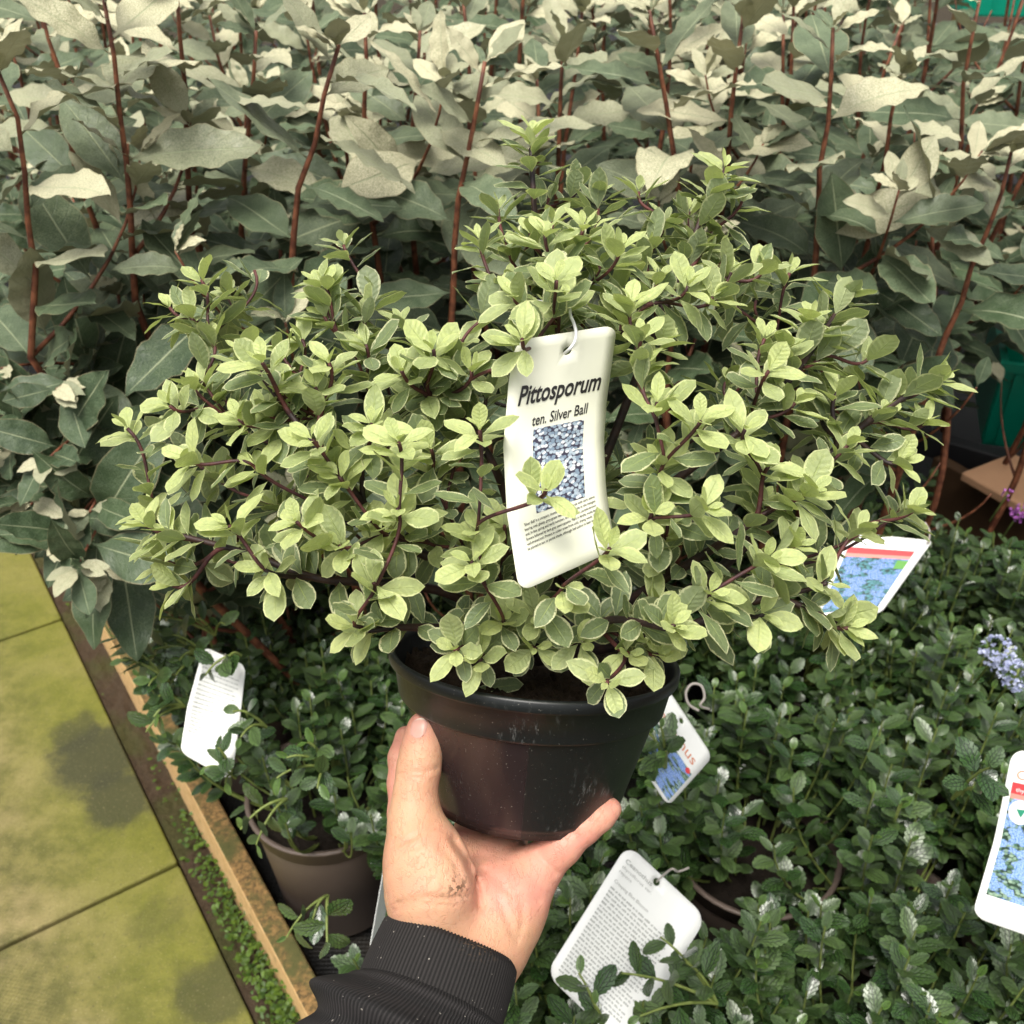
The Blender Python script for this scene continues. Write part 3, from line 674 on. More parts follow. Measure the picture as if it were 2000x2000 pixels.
# --- tags in the bed
cg = 'labels hanging in the low dark green shrubs'
rt = random.Random(3)
tb = thing('care_label', 'white care label printed with grey lines, lying tilted below the pot near the bottom', 'label', cg)
TB = Tag([(0, 1226, 1648, 1.07), (1, 1066, 1902, 1.04)], [(0, 1380, 1792, 1.07), (1, 1222, 2052, 1.02)], bow=.008, wid=.1, hei=.15)
TB.card(M_WCARD, tb, .14, (.42, .055), .035)
TB.text('Ceanothus', M_GINK, tb, .07, .40, .10, .028, bold=.01); TB.text('thyrsiflorus var.', M_GINK, tb, .07, .44, .140, .020); TB.text('repens', M_GINK, tb, .07, .22, .175, .020)
TB.text('Creeping Blue Blossom', M_GINK, tb, .08, .50, .245, .022)
TB.lines('small_print', M_GINK, tb, .08, .86, .29, .95, 24, rt, .5)
wire('wire', [TB.at(np.array(.42), np.array(.055)), W(1310, 1698, 1.03), W(1325, 1702, 1.04), W(1345, 1695, 1.05)], .0012, M_SILW, tb)
HOLES.append(([(1230, 1650), (1400, 1785), (1300, 1960), (1090, 1870), (1140, 1790)], 1.09, .06))
HOLES.append(([(1090, 1870), (1300, 1960), (1270, 2050), (1080, 2050), (1050, 1900)], 1.09, .22))
tc = thing('care_label', 'white care label with fine printed lines at left, beside the timber edging', 'label', cg)
TC = Tag([(0, 398, 1262, 1.17), (.5, 366, 1380, 1.16), (1, 352, 1470, 1.14)], [(0, 480, 1300, 1.17), (.5, 468, 1410, 1.17), (1, 452, 1525, 1.14)], bow=.01, wid=.06, hei=.14)
TC.card(M_WCARD, tc, .16, (.2, .07), .04); TC.lines('small_print', M_GINK, tc, .08, .92, .16, .78, 17, rt, .32)
wire('wire', [W(398, 1290, 1.16), W(415, 1297, 1.15), W(435, 1288, 1.15), W(440, 1278, 1.16)], .0012, M_SILW, tc)
HOLES.append(([(370, 1320), (470, 1310), (460, 1460), (440, 1475), (380, 1480), (355, 1450)], 1.17, .05)); HOLES.append(([(430, 1280), (480, 1280), (480, 1330), (440, 1330)], 1.17, .3)); HOLES.append(([(380, 1440), (460, 1440), (460, 1525), (430, 1525)], 1.17, .35))
td = thing('plant_label', 'bright label with blue flower picture, round badge and red band at the right edge', 'label', cg)
TD = Tag([(0, 1978, 1462, .98), (.5, 1942, 1640, .97), (1, 1898, 1790, .95)], [(0, 2155, 1495, .98), (.5, 2125, 1690, .97), (1, 2100, 1860, .95)], bow=.004, wid=.085, hei=.165)
TD.card(M_WCARD, td, .14, (.8, .05), .03); TD.text('Ceanothus', M_PINKINK, td, .10, .80, .155, .05); TD.patch('red_band', M_RED, td, .07, .95, .175, .235)
TD.text('thyrsiflorus var. repens', M_WINK, td, .12, .80, .222, .022, off=.0012); TD.patch('salmon_band', plain('salmon_ink', (.75, .25, .2), .4), td, .07, .95, .235, .26); TD.patch('flower_picture', M_PH2, td, .07, .95, .26, .84)
TD.disc('badge', M_WINK, td, .21, .325, .125, .0012); TD.disc('badge_mark', M_GRN, td, .215, .325, .05, .0018, [(-1, -.5), (1, -.7), (.2, 1.1)])
TD.patch('yellow_mark', M_LIME, td, .55, .8, .86, .93)
HOLES.append(([(1960, 1450), (2100, 1450), (2100, 1850), (1900, 1810), (1890, 1760), (1935, 1640)], 1.0, .03))
te = thing('plant_label', 'label with blue flower picture and red band behind the held shrub\'s right side', 'label', cg)
TE = Tag([(0, 1660, 1040, 1.25), (1, 1590, 1210, 1.22)], [(0, 1822, 1056, 1.25), (1, 1722, 1196, 1.22)], bow=.0, wid=.1, hei=.11)
TE.card(M_WCARD, te, .06, (.97, .04), .015); TE.patch('red_band', M_RED, te, .05, .88, .16, .23); TE.patch('salmon_band', plain('coral_ink', (.75, .25, .2), .4), te, .05, .88, .23, .27); TE.patch('flower_picture', M_PH3, te, .05, .88, .27, .93)
TE.patch('green_mark', plain('leaf_green_ink', (.10, .30, .05), .4), te, .74, .88, .29, .40, off=.0012)
wire('wire', [W(1812, 1062, 1.245), W(1816, 1040, 1.24), W(1806, 1020, 1.24)], .0012, M_SILW, te)
HOLES.append(([(1640, 1050), (1825, 1050), (1745, 1200), (1640, 1200)], 1.3, .05))
tf = thing('plant_label', 'white label with rust lettering and blue picture, behind the right side of the black pot', 'label', cg)
TF = Tag([(0, 1286, 1318, 1.08), (1, 1205, 1425, 1.05)], [(0, 1392, 1478, 1.08), (1, 1305, 1575, 1.05)], bow=.0, wid=.105, hei=.10)
TF.card(M_WCARD, tf, .10, (.5, .1), .03); TF.text('Ceanothus', M_PINKINK, tf, .05, .90, .34, .13); TF.patch('flower_picture', M_PH2, tf, .04, .96, .42, .95); TF.disc('red_mark', M_RED, tf, .9, .44, .035)
HOLES.append(([(1260, 1325), (1290, 1330), (1385, 1470), (1370, 1490), (1310, 1460)], 1.1, .10)); HOLES.append(([(1220, 1430), (1290, 1430), (1300, 1530), (1220, 1540)], 1.1, .9))
ring = thing('wire_tie', 'curled grey wire loop beside the white rust-lettered label', 'wire tie')
wire('wire', [W(1365, 1388, 1.02), W(1345, 1375, 1.02), W(1340, 1352, 1.02), W(1352, 1336, 1.02), W(1370, 1340, 1.02), W(1376, 1362, 1.02), W(1368, 1378, 1.02), W(1385, 1385, 1.03)], .0014, M_SILW, ring)
th_ = thing('plant_label', 'label seen edge on between the brown pot and the black cuff', 'label', cg)
THT = Tag([(0, 752, 1680, .95), (1, 722, 1850, .95)], [(0, 768, 1680, 1.0), (1, 744, 1850, 1.0)], wid=.05, hei=.1); THT.card(M_WCARD, th_, .1)
TH2 = THT.patch('flower_picture', M_PH2, th_, .1, .9, .1, .9)
# ================================================================== CEANOTHUS + POTS
def cef(p, q, wd, fold, curl, wave):
    return lambda a, i: leaf_mesh('small_leaf', 1, wd, M_CEA, a, i*7+3, p, q, fold, curl, wave, 3, .10, 4, 13, tooth=.15)
CK = Kit([0., .7, 1.], [cef(.95, .55, .52, .2, .15, .01), cef(1.05, .6, .58, -.1, .25, .015), cef(.9, .6, .48, .3, .05, .012), cef(1., .5, .62, .1, .3, .01)])
def lathe(prof, n=48):
    V = []; m = len(prof)
    for r, z in prof:
        for k in range(n): a = 2*math.pi*k/n; V.append((r*math.cos(a), r*math.sin(a), z))
    Q = [(i*n+j, i*n+(j+1) % n, (i+1)*n+(j+1) % n, (i+1)*n+j) for i in range(m-1) for j in range(n)]
    return np.array(V), np.array(Q)
M_TAUPE = plain('taupe_pot_plastic', (.145, .11, .09), .45, 14, .15, .4, .1, 60)
M_TRAY = plain('black_tray_plastic', (.012, .013, .015), .45, 14, .2)
M_SOILD = mat_soil('dark_bed_soil', (.006, .005, .004), (.028, .020, .014), 90)
def nursery_pot(root, x, y, r=.10, h=.20, z0=.02, mat=None):
    prof = [(r*.74, 0), (r*.76, .004), (r*.93, h-.03), (r*.98, h-.028), (r*1.0, h-.004), (r*1.03, h-.002), (r*1.03, h+.002), (r*.97, h+.002), (r*.95, h-.03), (r*.75, .01), (.001, .01)]
    v, f = lathe(prof); o = add('pot', mesh_np('pot', v+np.array([x, y, z0]), f, mat or M_TAUPE), root)
    a, b = lathe([(r*.955, h-.03), (.05, h-.024), (.001, h-.022)]); add('soil', mesh_np('soil', a+np.array([x, y, z0]), b, M_SOILD), root)
def shoot_leaves(P, rnd, sp, ln, out, start=.3, ages=(0, 1, 2), kind='c', spread=(.75, 1.05)):
    d = np.concatenate([[0], np.cumsum(np.linalg.norm(np.diff(P, axis=0), axis=1))]); tot = d[-1]; pos = tot*start; ang = rnd.uniform(0, 6)
    while pos < tot:
        i = min(len(P)-2, max(0, np.searchsorted(d, pos)-1)); ax = nrm(P[i+1]-P[i]); t = (pos-d[i])/max(1e-6, d[i+1]-d[i]); p = P[i]*(1-t)+P[i+1]*t
        a = np.cross(ax, [.2, .3, 1.]); a = nrm(a) if np.linalg.norm(a) > .05 else np.array([1., 0, 0]); b = np.cross(ax, a); ang += 2.4+rnd.uniform(-.4, .4)
        rad = a*math.cos(ang)+b*math.sin(ang); toend = tot-pos
        s = rnd.uniform(*spread); s *= min(1., .45+toend/.03)
        dr = nrm(rad*math.sin(s*1.2)+ax*math.cos(s*1.2)+np.array([0, 0, .18])); up = ax*1.0 + np.array([0, -.1, .75]) + np.array([rnd.uniform(-.3, .3), rnd.uniform(-.3, .3), 0])
        size = ln*rnd.uniform(.75, 1.18)*min(1., .36+toend/.03)
        ai = ages[0] if toend < .008 else (ages[1] if rnd.random() < .25 else ages[2])
        out.append((p, rotm(dr, up), size, ai, rnd.randrange(4))); pos += sp*rnd.uniform(.7, 1.3)
    return out
SPR = {}; SPX = {}; CR = []
SPRIGS = [((1400, 1960, 1.02), [(1290, 1830, 1.0), (1210, 1900, .98), (1340, 1880, .99), (1250, 1985, .97)]), ((1180, 2020, .99), [(1130, 1900, .98), (1160, 1960, .97)]),
 ((520, 1420, 1.16), [(455, 1390, 1.13), (470, 1440, 1.12)]), ((460, 1520, 1.14), [(400, 1500, 1.12), (425, 1460, 1.11), (440, 1530, 1.11)]), ((470, 1280, 1.17), [(400, 1320, 1.14), (440, 1300, 1.14)]),
 ((330, 1330, 1.2), [(215, 1240, 1.18), (235, 1290, 1.17), (290, 1340, 1.16)]), ((360, 1380, 1.18), [(300, 1400, 1.15), (285, 1430, 1.15), (310, 1360, 1.17)]), ((400, 1280, 1.25), [(260, 1225, 1.24), (300, 1270, 1.22), (330, 1240, 1.23), (250, 1300, 1.2), (350, 1290, 1.2), (330, 1340, 1.18)]), ((420, 1240, 1.3), [(330, 1195, 1.3), (380, 1210, 1.28), (440, 1220, 1.28), (290, 1205, 1.28)]), ((640, 1500, 1.1), [(560, 1480, 1.07), (600, 1450, 1.07), (540, 1520, 1.06), (620, 1540, 1.05)]), ((1300, 1500, 1.06), [(1262, 1430, 1.03), (1300, 1470, 1.02), (1240, 1490, 1.03), (1290, 1420, 1.03)]),
 ((1860, 1560, 1.0), [(1935, 1500, .93), (1925, 1545, .94)]), ((640, 1750, 1.02), [(560, 1830, 1.0), (640, 1860, .98), (610, 1800, .99)]), ((560, 1560, 1.08), [(470, 1620, 1.06), (500, 1650, 1.05)])]
CEAN = []; cgroup = 'low dark glossy shrubs filling the bed'
HOLES_C = [([(1520, 1600), (1560, 1570), (1660, 1590), (1700, 1640), (1650, 1740), (1540, 1760), (1510, 1680)], 3, 1.1),
           ([(500, 1640), (620, 1620), (720, 1650), (740, 1790), (640, 1850), (600, 1860), (540, 1770)], 3, .06), ([(430, 1530), (520, 1540), (560, 1640), (520, 1700), (440, 1560)], 3, .2),
           ([(1790, 1470), (1890, 1470), (1930, 1560), (1880, 1700), (1850, 1600)], 3, 1.1)]
SPECIAL = [np.array([.34, .93, 0]), np.array([-.275, 1.03, 0])]
cpos = [SPECIAL[0], SPECIAL[1], np.array([-.47, 1.30, 0]), np.array([-.20, 1.26, 0]), np.array([.08, 1.22, 0])]
SPECIAL += cpos[2:]
ri = random.Random(21)
for yy in (.34, .60, .86, 1.10, 1.34, 1.6):
    x = -.95
    while x < .60*yy+.75:
        x += .27; q = np.array([x+ri.uniform(-.03, .03) + (.1 if int(yy*100) % 52 > 25 else 0), yy+ri.uniform(-.03, .03), 0]); off = np.dot(q-PA, BN)
        if off < .20 or (yy > 1.4 and q[0] < .30) or q[0] > .6*yy+.55: continue
        if min(np.linalg.norm(q[:2]-s_[:2]) for s_ in SPECIAL) < .19: continue
        cpos.append(q)
clab = {0: 'nearest the camera', 1: 'in the second row', 2: 'in the third row', 3: 'in the fourth row', 4: 'in the fifth row', 5: 'in the back row'}
for ci, q in enumerate(cpos):
    px, py, _ = proj(np.array([q[0], q[1], .45])); row = int(np.argmin([abs(yv-q[1]) for yv in (.34, .60, .86, 1.10, 1.34, 1.6)]))
    side = 'left of the arm' if px < 620 else 'behind the hand' if px < 1150 else 'right of the pot' if px < 1450 else 'towards the right' if px < 1800 else 'at the right edge'
    root = thing('low_shrub', 'dark glossy low shrub, %s, %s' % (clab[row], side), 'shrub', cgroup)
    nursery_pot(root, q[0], q[1], *((.115, .24) if ci < 2 else (.10, .20))); L = []; tb_ = []
    CR.append(root); top = .47 if row < 3 else .46
    for k in range(70):
        a = ri.uniform(0, 6.283); rr = .21*math.sqrt(ri.random()); z = top - .50*rr*rr/.21*ri.uniform(.3, 1.2) - ri.random()**2*.10 + (.05 if ri.random() < .12 else 0)
        e = np.array([q[0]+rr*math.cos(a), q[1]+rr*math.sin(a), z]); b = np.array([q[0]+.03*math.cos(a), q[1]+.03*math.sin(a), .20])
        if any(inpoly(*[np.array(w) for w in proj(e)[:2]], hp_) for hp_, _, _ in HOLES_C+[(GAP, 0, 0)]): continue
        if any(inpoly(*[np.array(w) for w in proj(e*f_+b*(1-f_))[:2]], hp_) for hp_, _, _ in HOLES_C+[(GAP, 0, 0)] for f_ in (.9, .7, .5)) and ri.random() > .30: continue
        if np.dot(e-PA, BN) < .02: continue
        m = (b+e)/2 + np.array([math.cos(a), math.sin(a), 0])*rr*.35 + np.array([0, 0, -.02]); P = bez(b, m, e, 9)
        tb_.append(tube(P, np.linspace(.0022, .0011, 9), 5, False)); shoot_leaves(P, ri, .0088 if row < 4 else .0080, .036 if row < 3 else .033, L, .35)
    SPR[ci] = (L, tb_)
    continue_ = 1
for sb, sts in SPRIGS:
    B = W(*sb); ci = min(range(len(cpos)), key=lambda i: np.linalg.norm(cpos[i][:2]-B[:2])); L, tb_ = SPR[ci]; X_ = []
    for st in sts:
        T = W(*st); P = bez(B, (B+T)/2+np.array([0, 0, .02]), T, 9); tb_.append(tube(P, np.linspace(.0020, .0011, 9), 5, False)); shoot_leaves(P, ri, .0090, .035, X_, .45)
    SPX.setdefault(ci, []).extend(X_)
for ci, q in enumerate(cpos):
    L, tb_ = SPR[ci]; root = CR[ci]
    v, f = join(tb_); add('stems', mesh_np('stems', v, f, M_CST), root, kind='stuff')
    CEAN.append((root, filt(L, 1, HOLES_C)+SPX.get(ci, [])))
dd = defaultdict(list)
for r_, L in CEAN: dd[r_['label']].append(r_)
for lab, rs in dd.items():
    if len(rs) > 1:
        for i, r_ in enumerate(rs): r_['label'] = lab + ', ' + ordn[i] + ' there'
emit(CEAN, CK, M_CEA, 15, .5, 260)

# ---- clumps of bright weeds in the soil strip, flowers, and the neighbouring bed at the right
def mat_weed(name, a, b, tr=.2):
    n = N(name); return n.bsdf(n.mix(n.rnd(), a, b), .5, .4, trans=tr)
M_WEED = mat_weed('weed_leaf', (.035, .075, .010), (.10, .17, .02))
WK = Kit([0.], [lambda a, i: leaf_mesh('weed_leaf', 1, .8, M_WEED, a, i+2, 1.2, .6, .2, .2, .03, 2, .1, 4, 5), lambda a, i: leaf_mesh('weed_leaf', 1, .6, M_WEED, a, i+9, 1.1, .6, .2, .1, .03, 2, .1, 4, 5)])
rw = random.Random(8); wl = []
for k in range(2600):
    a = rw.uniform(-.62, .25) if rw.random() < .9 else rw.uniform(-.6, .8); dens = max(.05, min(1, (.12-a)/.45))
    if rw.random() > dens: continue
    b = rw.betavariate(3, 1.6)*.058 - .004; z = rw.uniform(-.008, .045)*(dens+.2); an = rw.uniform(0, 6.28); wl.append((along(a, b, z), rotm([math.cos(an), math.sin(an), rw.uniform(-.1, .7)], [rw.uniform(-.4, .4), rw.uniform(-.4, .4), 1]), rw.uniform(.004, .012), 0, rw.randrange(2)))
w_ = add('weeds', WK.joined(wl, M_WEED), label='bright green weeds growing in the soil strip beside the board', category='weeds', kind='stuff')
# blue flower heads at the right edge
M_BLU = mat_weed('pale_blue_petal', (.40, .44, .66), (.62, .66, .82), .3); M_PUR = mat_weed('purple_petal', (.38, .10, .42), (.55, .22, .60), .3)
FK = Kit([0.], [lambda a, i: leaf_mesh('petal', 1, .8, M_BLU, a, i+2, 1.2, .6, .3, -.1, .0, 2, .1, 2, 3)]); FP = Kit([0.], [lambda a, i: leaf_mesh('petal', 1, .8, M_PUR, a, i+2, 1.2, .6, .3, -.1, .0, 2, .1, 2, 3)])
def head(px, py, d, rx, rz, n_, kit, mat, label, sz=.0045):
    c = W(px, py, d); L = []; t = thing('flower_head', label, 'flower')
    for k in range(n_):
        u = np.array([rw.gauss(0, 1), rw.gauss(0, 1), rw.gauss(0, 1)]); u = u/np.linalg.norm(u)*rw.uniform(.5, 1)**.5; p = c+u*np.array([rx, rx, rz])
        for q in range(4): an = rw.uniform(0, 6.28); L.append((p, rotm(nrm(u)+.9*np.array([math.cos(an), math.sin(an), rw.uniform(-.5, .8)]), u+[0, 0, .5]), sz*rw.uniform(.7, 1.3), 0, 0))
    o = add('petals', kit.joined(L, mat), t, kind='stuff'); v, f = tube(np.array([c+[0, 0, rz*.6], c, c-[.01, -.01, .06]]), .0014, 6); add('stalk', mesh_np('stalk', v, f, M_CST), t)
head(1950, 1275, 1.22, .018, .022, 80, FK, M_BLU, 'upper pale blue flower cluster at the right edge above the low shrubs'); head(1985, 1320, 1.20, .018, .018, 80, FK, M_BLU, 'lower pale blue flower cluster at the very right edge')
head(1992, 1000, 1.70, .012, .014, 24, FP, M_PUR, 'purple flower cluster near the terracotta board at the right edge', .006)
head(1966, 968, 1.75, .008, .010, 8, FP, M_PUR, 'small mauve flower beside the brown edging at the right edge', .005)
def plank(name, a, b, w_, h_, mat, label, cat, zz=0, **k):
    a = np.array(a); b = np.array(b); d = nrm(b-a); s_ = nrm(np.cross(d, [0, 0, 1.])); u = np.cross(s_, d); c = (a+b)/2; L_ = np.linalg.norm(b-a)
    o = add(name, mesh_np(name, *box(c, (w_, L_, h_), np.stack([s_, d, u], 1)), mat, smooth=False), label=label, category=cat, **k); return bevel(o, .004)
M_BRN = plain('brown_stained_timber', (.10, .055, .028), .6, 20, .35, .4, .3, 60); M_TERR = plain('terracotta_slab', (.58, .33, .19), .7, 12, .12, .3, .3, 80); M_GREY = plain('grey_plastic', (.16, .17, .18), .5, 10, .1); M_CRT = plain('green_crate_plastic', (.0, .26, .16), .35, 8, .1)
plank('bed_edging', G(1815, 950, .22), G(2110, 1125, .22), .03, .16, M_BRN, 'brown timber edging of the next bed at the right', 'board')
plank('dark_edging', G(1790, 858, .30), G(2110, 950, .30), .04, .05, plain('black_rail', (.02, .02, .022), .5), 'dark rail above the terracotta slab at the right edge', 'rail')
q0 = G(1990, 945, .33); o = add('terracotta_slab', mesh_np('terracotta_slab', *box(q0, (.16, .16, .02), [[.86, -.5, 0], [.5, .86, 0], [0, 0, 1]]), M_TERR, smooth=False), label='pale terracotta slab lying in the next bed at the right edge', category='slab'); bevel(o, .004)
def crate(c, sx, sy, sz, rz, label):
    t = thing('crate', label, 'crate'); ca, sa = math.cos(rz), math.sin(rz); RM = np.array([[ca, -sa, 0], [sa, ca, 0], [0, 0, 1.]])
    def bx(n_, p, s_): add(n_, mesh_np(n_, *box(np.array(c)+RM @ np.array(p), s_, RM), M_CRT, smooth=False), t)
    bx('crate_floor', (0, 0, .01), (sx, sy, .01))
    for s_ in (-1, 1):
        bx('rim_bar', (0, s_*sy/2, sz), (sx+.02, .016, .02)); bx('rim_bar', (s_*sx/2, 0, sz), (.016, sy-.02, .0195)); bx('side_panel', (0, s_*sy/2, sz/2), (sx, .006, sz-.025)); bx('side_panel', (s_*sx/2, 0, sz/2), (.006, sy-.01, sz-.026))
        for k in range(7): bx('rib', ((k-3)*sx/7, s_*(sy/2+.006), sz/2), (.008, .006, sz-.03))
crate(G(2085, 835, .26)+[0, 0, -.0], .40, .30, .20, -.3, 'green plastic crate at the right edge beyond the terracotta slab')
q = G(1985, 20, .70); crate(q-[0, 0, .0], .60, .5, .22, -.15, 'green plastic crate in the top right corner')
plank('grey_shelf', G(1760, 70, .60), G(2180, 70, .60), .45, .04, M_GREY, 'grey shelf under the green crate in the top right corner', 'shelf')
plank('wood_post', G(1878, 60, .60)+[0, .05, -.55], G(1878, 60, .60)+[0, .06, .45], .06, .06, plain('ochre_timber', (.36, .22, .08), .6, 20, .2), 'short ochre timber post beside the green crate at the top right', 'post')
tr_ = add('plant_tray', mesh_np('plant_tray', *box(along(.05, .30, .012), (.30, .42, .02), RB), M_TRAY, smooth=False), label='black plastic tray under the taupe pot left of the arm', category='tray'); bevel(tr_, .005)

# ================================================================== HELD SHRUB
AX = nrm([math.sin(math.radians(4.5)), -math.cos(math.radians(8.8)), -math.sin(math.radians(8.8))])     # pot axis, camera space (right, down, depth)
RC = C(1044, 1276, .600)
ay = nrm(np.array([0, 0, -1.]) - AX*np.dot([0, 0, -1.], AX)); ax_ = np.cross(ay, AX)
def potw(v): v = np.asarray(v, float); return cw(RC + v[..., 0:1]*ax_*XS + v[..., 1:2]*ay + v[..., 2:3]*AX)
XS = 1.0 if ax_[0] > 0 else -1.0
shrub = thing('potted_shrub', 'variegated small leaved shrub in a black pot held up by the hand', 'potted plant')
# local pot frame is used for the material, so give the pot object its own matrix
O_ = cw(RC); bx, by, bz = cw(RC+ax_*XS)-O_, cw(RC+ay)-O_, cw(RC+AX)-O_
PM = Matrix(((bx[0], by[0], bz[0], O_[0]), (bx[1], by[1], bz[1], O_[1]), (bx[2], by[2], bz[2], O_[2]), (0, 0, 0, 1)))
h = .0855
prof = [(.0545, -h-.0035), (.0555, -h-.0035), (.0560, -h), (.0578, -h+.002), (.0586, -h+.004), (.0735, -.0275), (.0742, -.0265), (.0772, -.0258), (.0778, -.0245), (.0812, -.0075), (.0838, -.0070), (.0845, -.0058), (.0848, -.0012), (.0842, .0002), (.0828, .0004),
        (.0812, -.0008), (.0808, -.004), (.0775, -.02), (.070, -.03), (.055, -h+.006), (.0005, -h+.006)]
v, f = lathe(prof, 96)
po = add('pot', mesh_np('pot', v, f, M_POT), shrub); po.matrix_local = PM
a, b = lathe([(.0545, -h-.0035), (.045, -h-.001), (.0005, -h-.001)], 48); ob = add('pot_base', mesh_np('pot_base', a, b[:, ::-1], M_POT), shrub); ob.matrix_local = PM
ft = [box((.0475*math.cos(t), .0475*math.sin(t), -h-.004), (.010, .022, .006), [[math.cos(t), -math.sin(t), 0], [math.sin(t), math.cos(t), 0], [0, 0, 1]]) for t in np.arange(8)*math.pi/4+.2]
v, f = join(ft); 
# soil surface
ng = 60; gx = np.linspace(-.079, .079, ng); V = []; Q = []; idx = {}
for i in range(ng):
    for j in range(ng):
        if math.hypot(gx[i], gx[j]) < .0792:
            idx[(i, j)] = len(V); V.append((gx[i], gx[j], -.014+random.uniform(-.0030, .0038)+.003*math.sin(gx[i]*90)*math.cos(gx[j]*70)))
for i in range(ng-1):
    for j in range(ng-1):
        if all(k in idx for k in ((i, j), (i+1, j), (i+1, j+1), (i, j+1))): Q.append((idx[i, j], idx[i+1, j], idx[i+1, j+1], idx[i, j+1]))
so2 = add('soil', mesh_np('soil', V, Q, M_SOIL), shrub); so2.matrix_local = PM
# branches -------------------------------------------------------------
K = 2000/1932.
tips = [ # x, y (1932 px), depth, front flag
 (1003, 250, .585, 0), (1368, 318, .575, 0), (905, 455, .55, 0), (1130, 372, .60, 0), (1205, 362, .60, 0), (940, 395, .59, 0), (1255, 420, .585, 0), (1300, 400, .62, 0),
 (648, 462, .60, 0), (380, 528, .585, 0), (600, 535, .565, 0), (320, 580, .60, 0), (495, 685, .50, 0), (320, 765, .54, 0), (240, 808, .555, 0), (355, 868, .51, 0),
 (272, 990, .53, 0), (432, 992, .50, 0), (325, 1105, .535, 0), (705, 1100, .485, 0), (668, 1180, .50, 0), (818, 660, .51, 0), (905, 812, .466, 1), (752, 835, .475, 0),
 (1030, 925, .455, 2), (858, 1225, .505, 1), (905, 1245, .51, 1), (1010, 1222, .515, 1), (1185, 1232, .50, 1), (1240, 1235, .505, 1), (1095, 1212, .51, 1), (1215, 1200, .51, 1), (985, 1198, .55, 1), (905, 1190, .53, 1), (1240, 1140, .52, 0), (985, 640, .470, 3), (1050, 530, .485, 0), (1150, 1035, .452, 1), (1272, 1180, .47, 0), (1146, 1288, .478, 1),
 (1600, 1185, .50, 0), (1445, 1055, .475, 0), (1405, 812, .49, 0), (1532, 925, .50, 0), (1722, 965, .53, 0), (1598, 560, .585, 0), (1768, 715, .57, 0), (1640, 675, .57, 0),
 (1450, 700, .51, 0), (1322, 795, .48, 0), (1205, 690, .50, 0), (1190, 575, .51, 0), (1530, 600, .55, 0), (1440, 510, .57, 0), (1490, 515, .59, 0), (1345, 560, .53, 0),
 (480, 510, .62, 0), (430, 560, .62, 0), (570, 640, .56, 0), (700, 560, .60, 0), (760, 610, .58, 0), (690, 650, .55, 0), (400, 640, .58, 0), (380, 720, .57, 0),
 (590, 830, .49, 0), (480, 880, .52, 0), (640, 900, .50, 0), (560, 985, .49, 0), (640, 1030, .50, 0), (900, 1000, .48, 0), (890, 1060, .475, 0), (800, 720, .53, 0), (890, 700, .52, 0),
 (1500, 760, .53, 0), (1580, 740, .55, 0), (1600, 840, .54, 0), (1450, 880, .50, 0), (1250, 880, .50, 0), (1230, 970, .495, 0), (1330, 960, .48, 0), (1500, 1030, .49, 0),
 (1620, 1000, .52, 0), (1700, 870, .55, 0), (1560, 1100, .50, 0), (1340, 1120, .475, 0), (1440, 1160, .49, 0), (1100, 430, .54, 0), (1000, 440, .56, 0), (1170, 470, .53, 0),
 (1240, 760, .49, 0), (1210, 640, .50, 0), (870, 640, .54, 0), (930, 560, .55, 0), (960, 470, .58, 0), (1060, 1110, .48, 0), (950, 1170, .51, 1), (1010, 1160, .51, 1), (750, 960, .48, 0), (700, 800, .50, 0), (450, 790, .53, 0), (530, 740, .53, 0),
 (1090, 350, .62, 0), (1400, 380, .585, 0), (1325, 470, .575, 0), (1560, 660, .56, 0), (1660, 780, .56, 0), (1745, 800, .56, 0), (290, 960, .56, 0), (300, 1050, .55, 0), (500, 1075, .51, 0)]
SIL = [(1003, 225), (1060, 300), (1120, 330), (1230, 345), (1300, 330), (1345, 290), (1400, 290), (1440, 340), (1400, 440), (1440, 480), (1520, 520), (1600, 515), (1630, 560), (1560, 620), (1640, 650), (1700, 690), (1780, 680), (1815, 720), (1760, 820), (1690, 850), (1740, 890), (1810, 940), (1790, 1030), (1660, 1030), (1640, 1060), (1690, 1160), (1680, 1260), (1580, 1270), (1440, 1220), (1400, 1180), (1390, 1240), (1320, 1250), (1240, 1230), (1200, 1200), (1100, 1190), (1000, 1190), (920, 1200), (790, 1210), (600, 1225), (610, 1130), (490, 1150), (390, 1110), (310, 1130), (250, 1050), (210, 1000), (250, 930), (300, 910), (240, 860), (190, 810), (280, 760), (290, 700), (350, 650), (265, 570), (300, 500), (470, 490), (520, 540), (570, 500), (610, 440), (700, 460), (735, 530), (790, 600), (850, 630), (930, 640), (880, 560), (860, 450), (850, 390), (900, 350), (930, 270)]
SIL = [(x*K, y*K) for x, y in SIL]
rp = random.Random(17)
def dfront(x, y):
    r2 = ((x-1035)/880)**2 + ((y-820)/600)**2; return .612-.125*math.sqrt(max(0., 1-r2))
cnt = 0
while cnt < 115:
    x, y = rp.uniform(200, 1880), rp.uniform(230, 1290)
    if not inpoly(x, y, SIL): continue
    # keep the filler a leaf length inside the outline
    ok = all(inpoly(x+dx, y+dy, SIL) for dx, dy in ((66, 0), (-66, 0), (0, 66), (0, -66)))
    if not ok or y > 1130: continue
    d0 = dfront(x, y); d = d0+.012+abs(rp.gauss(0, .06)); 
    if d > .74: continue
    tips.append((x/K, y/K, d, 0)); cnt += 1
tips_c = [(C(x*K, y*K, d), fl) for x, y, d, fl in tips]
BASE = C(1040, 1285, .600)
order = sorted(range(len(tips_c)), key=lambda i: np.linalg.norm(tips_c[i][0]-BASE))
nodes = []   # (pos, dir, distance from base, branch radius)
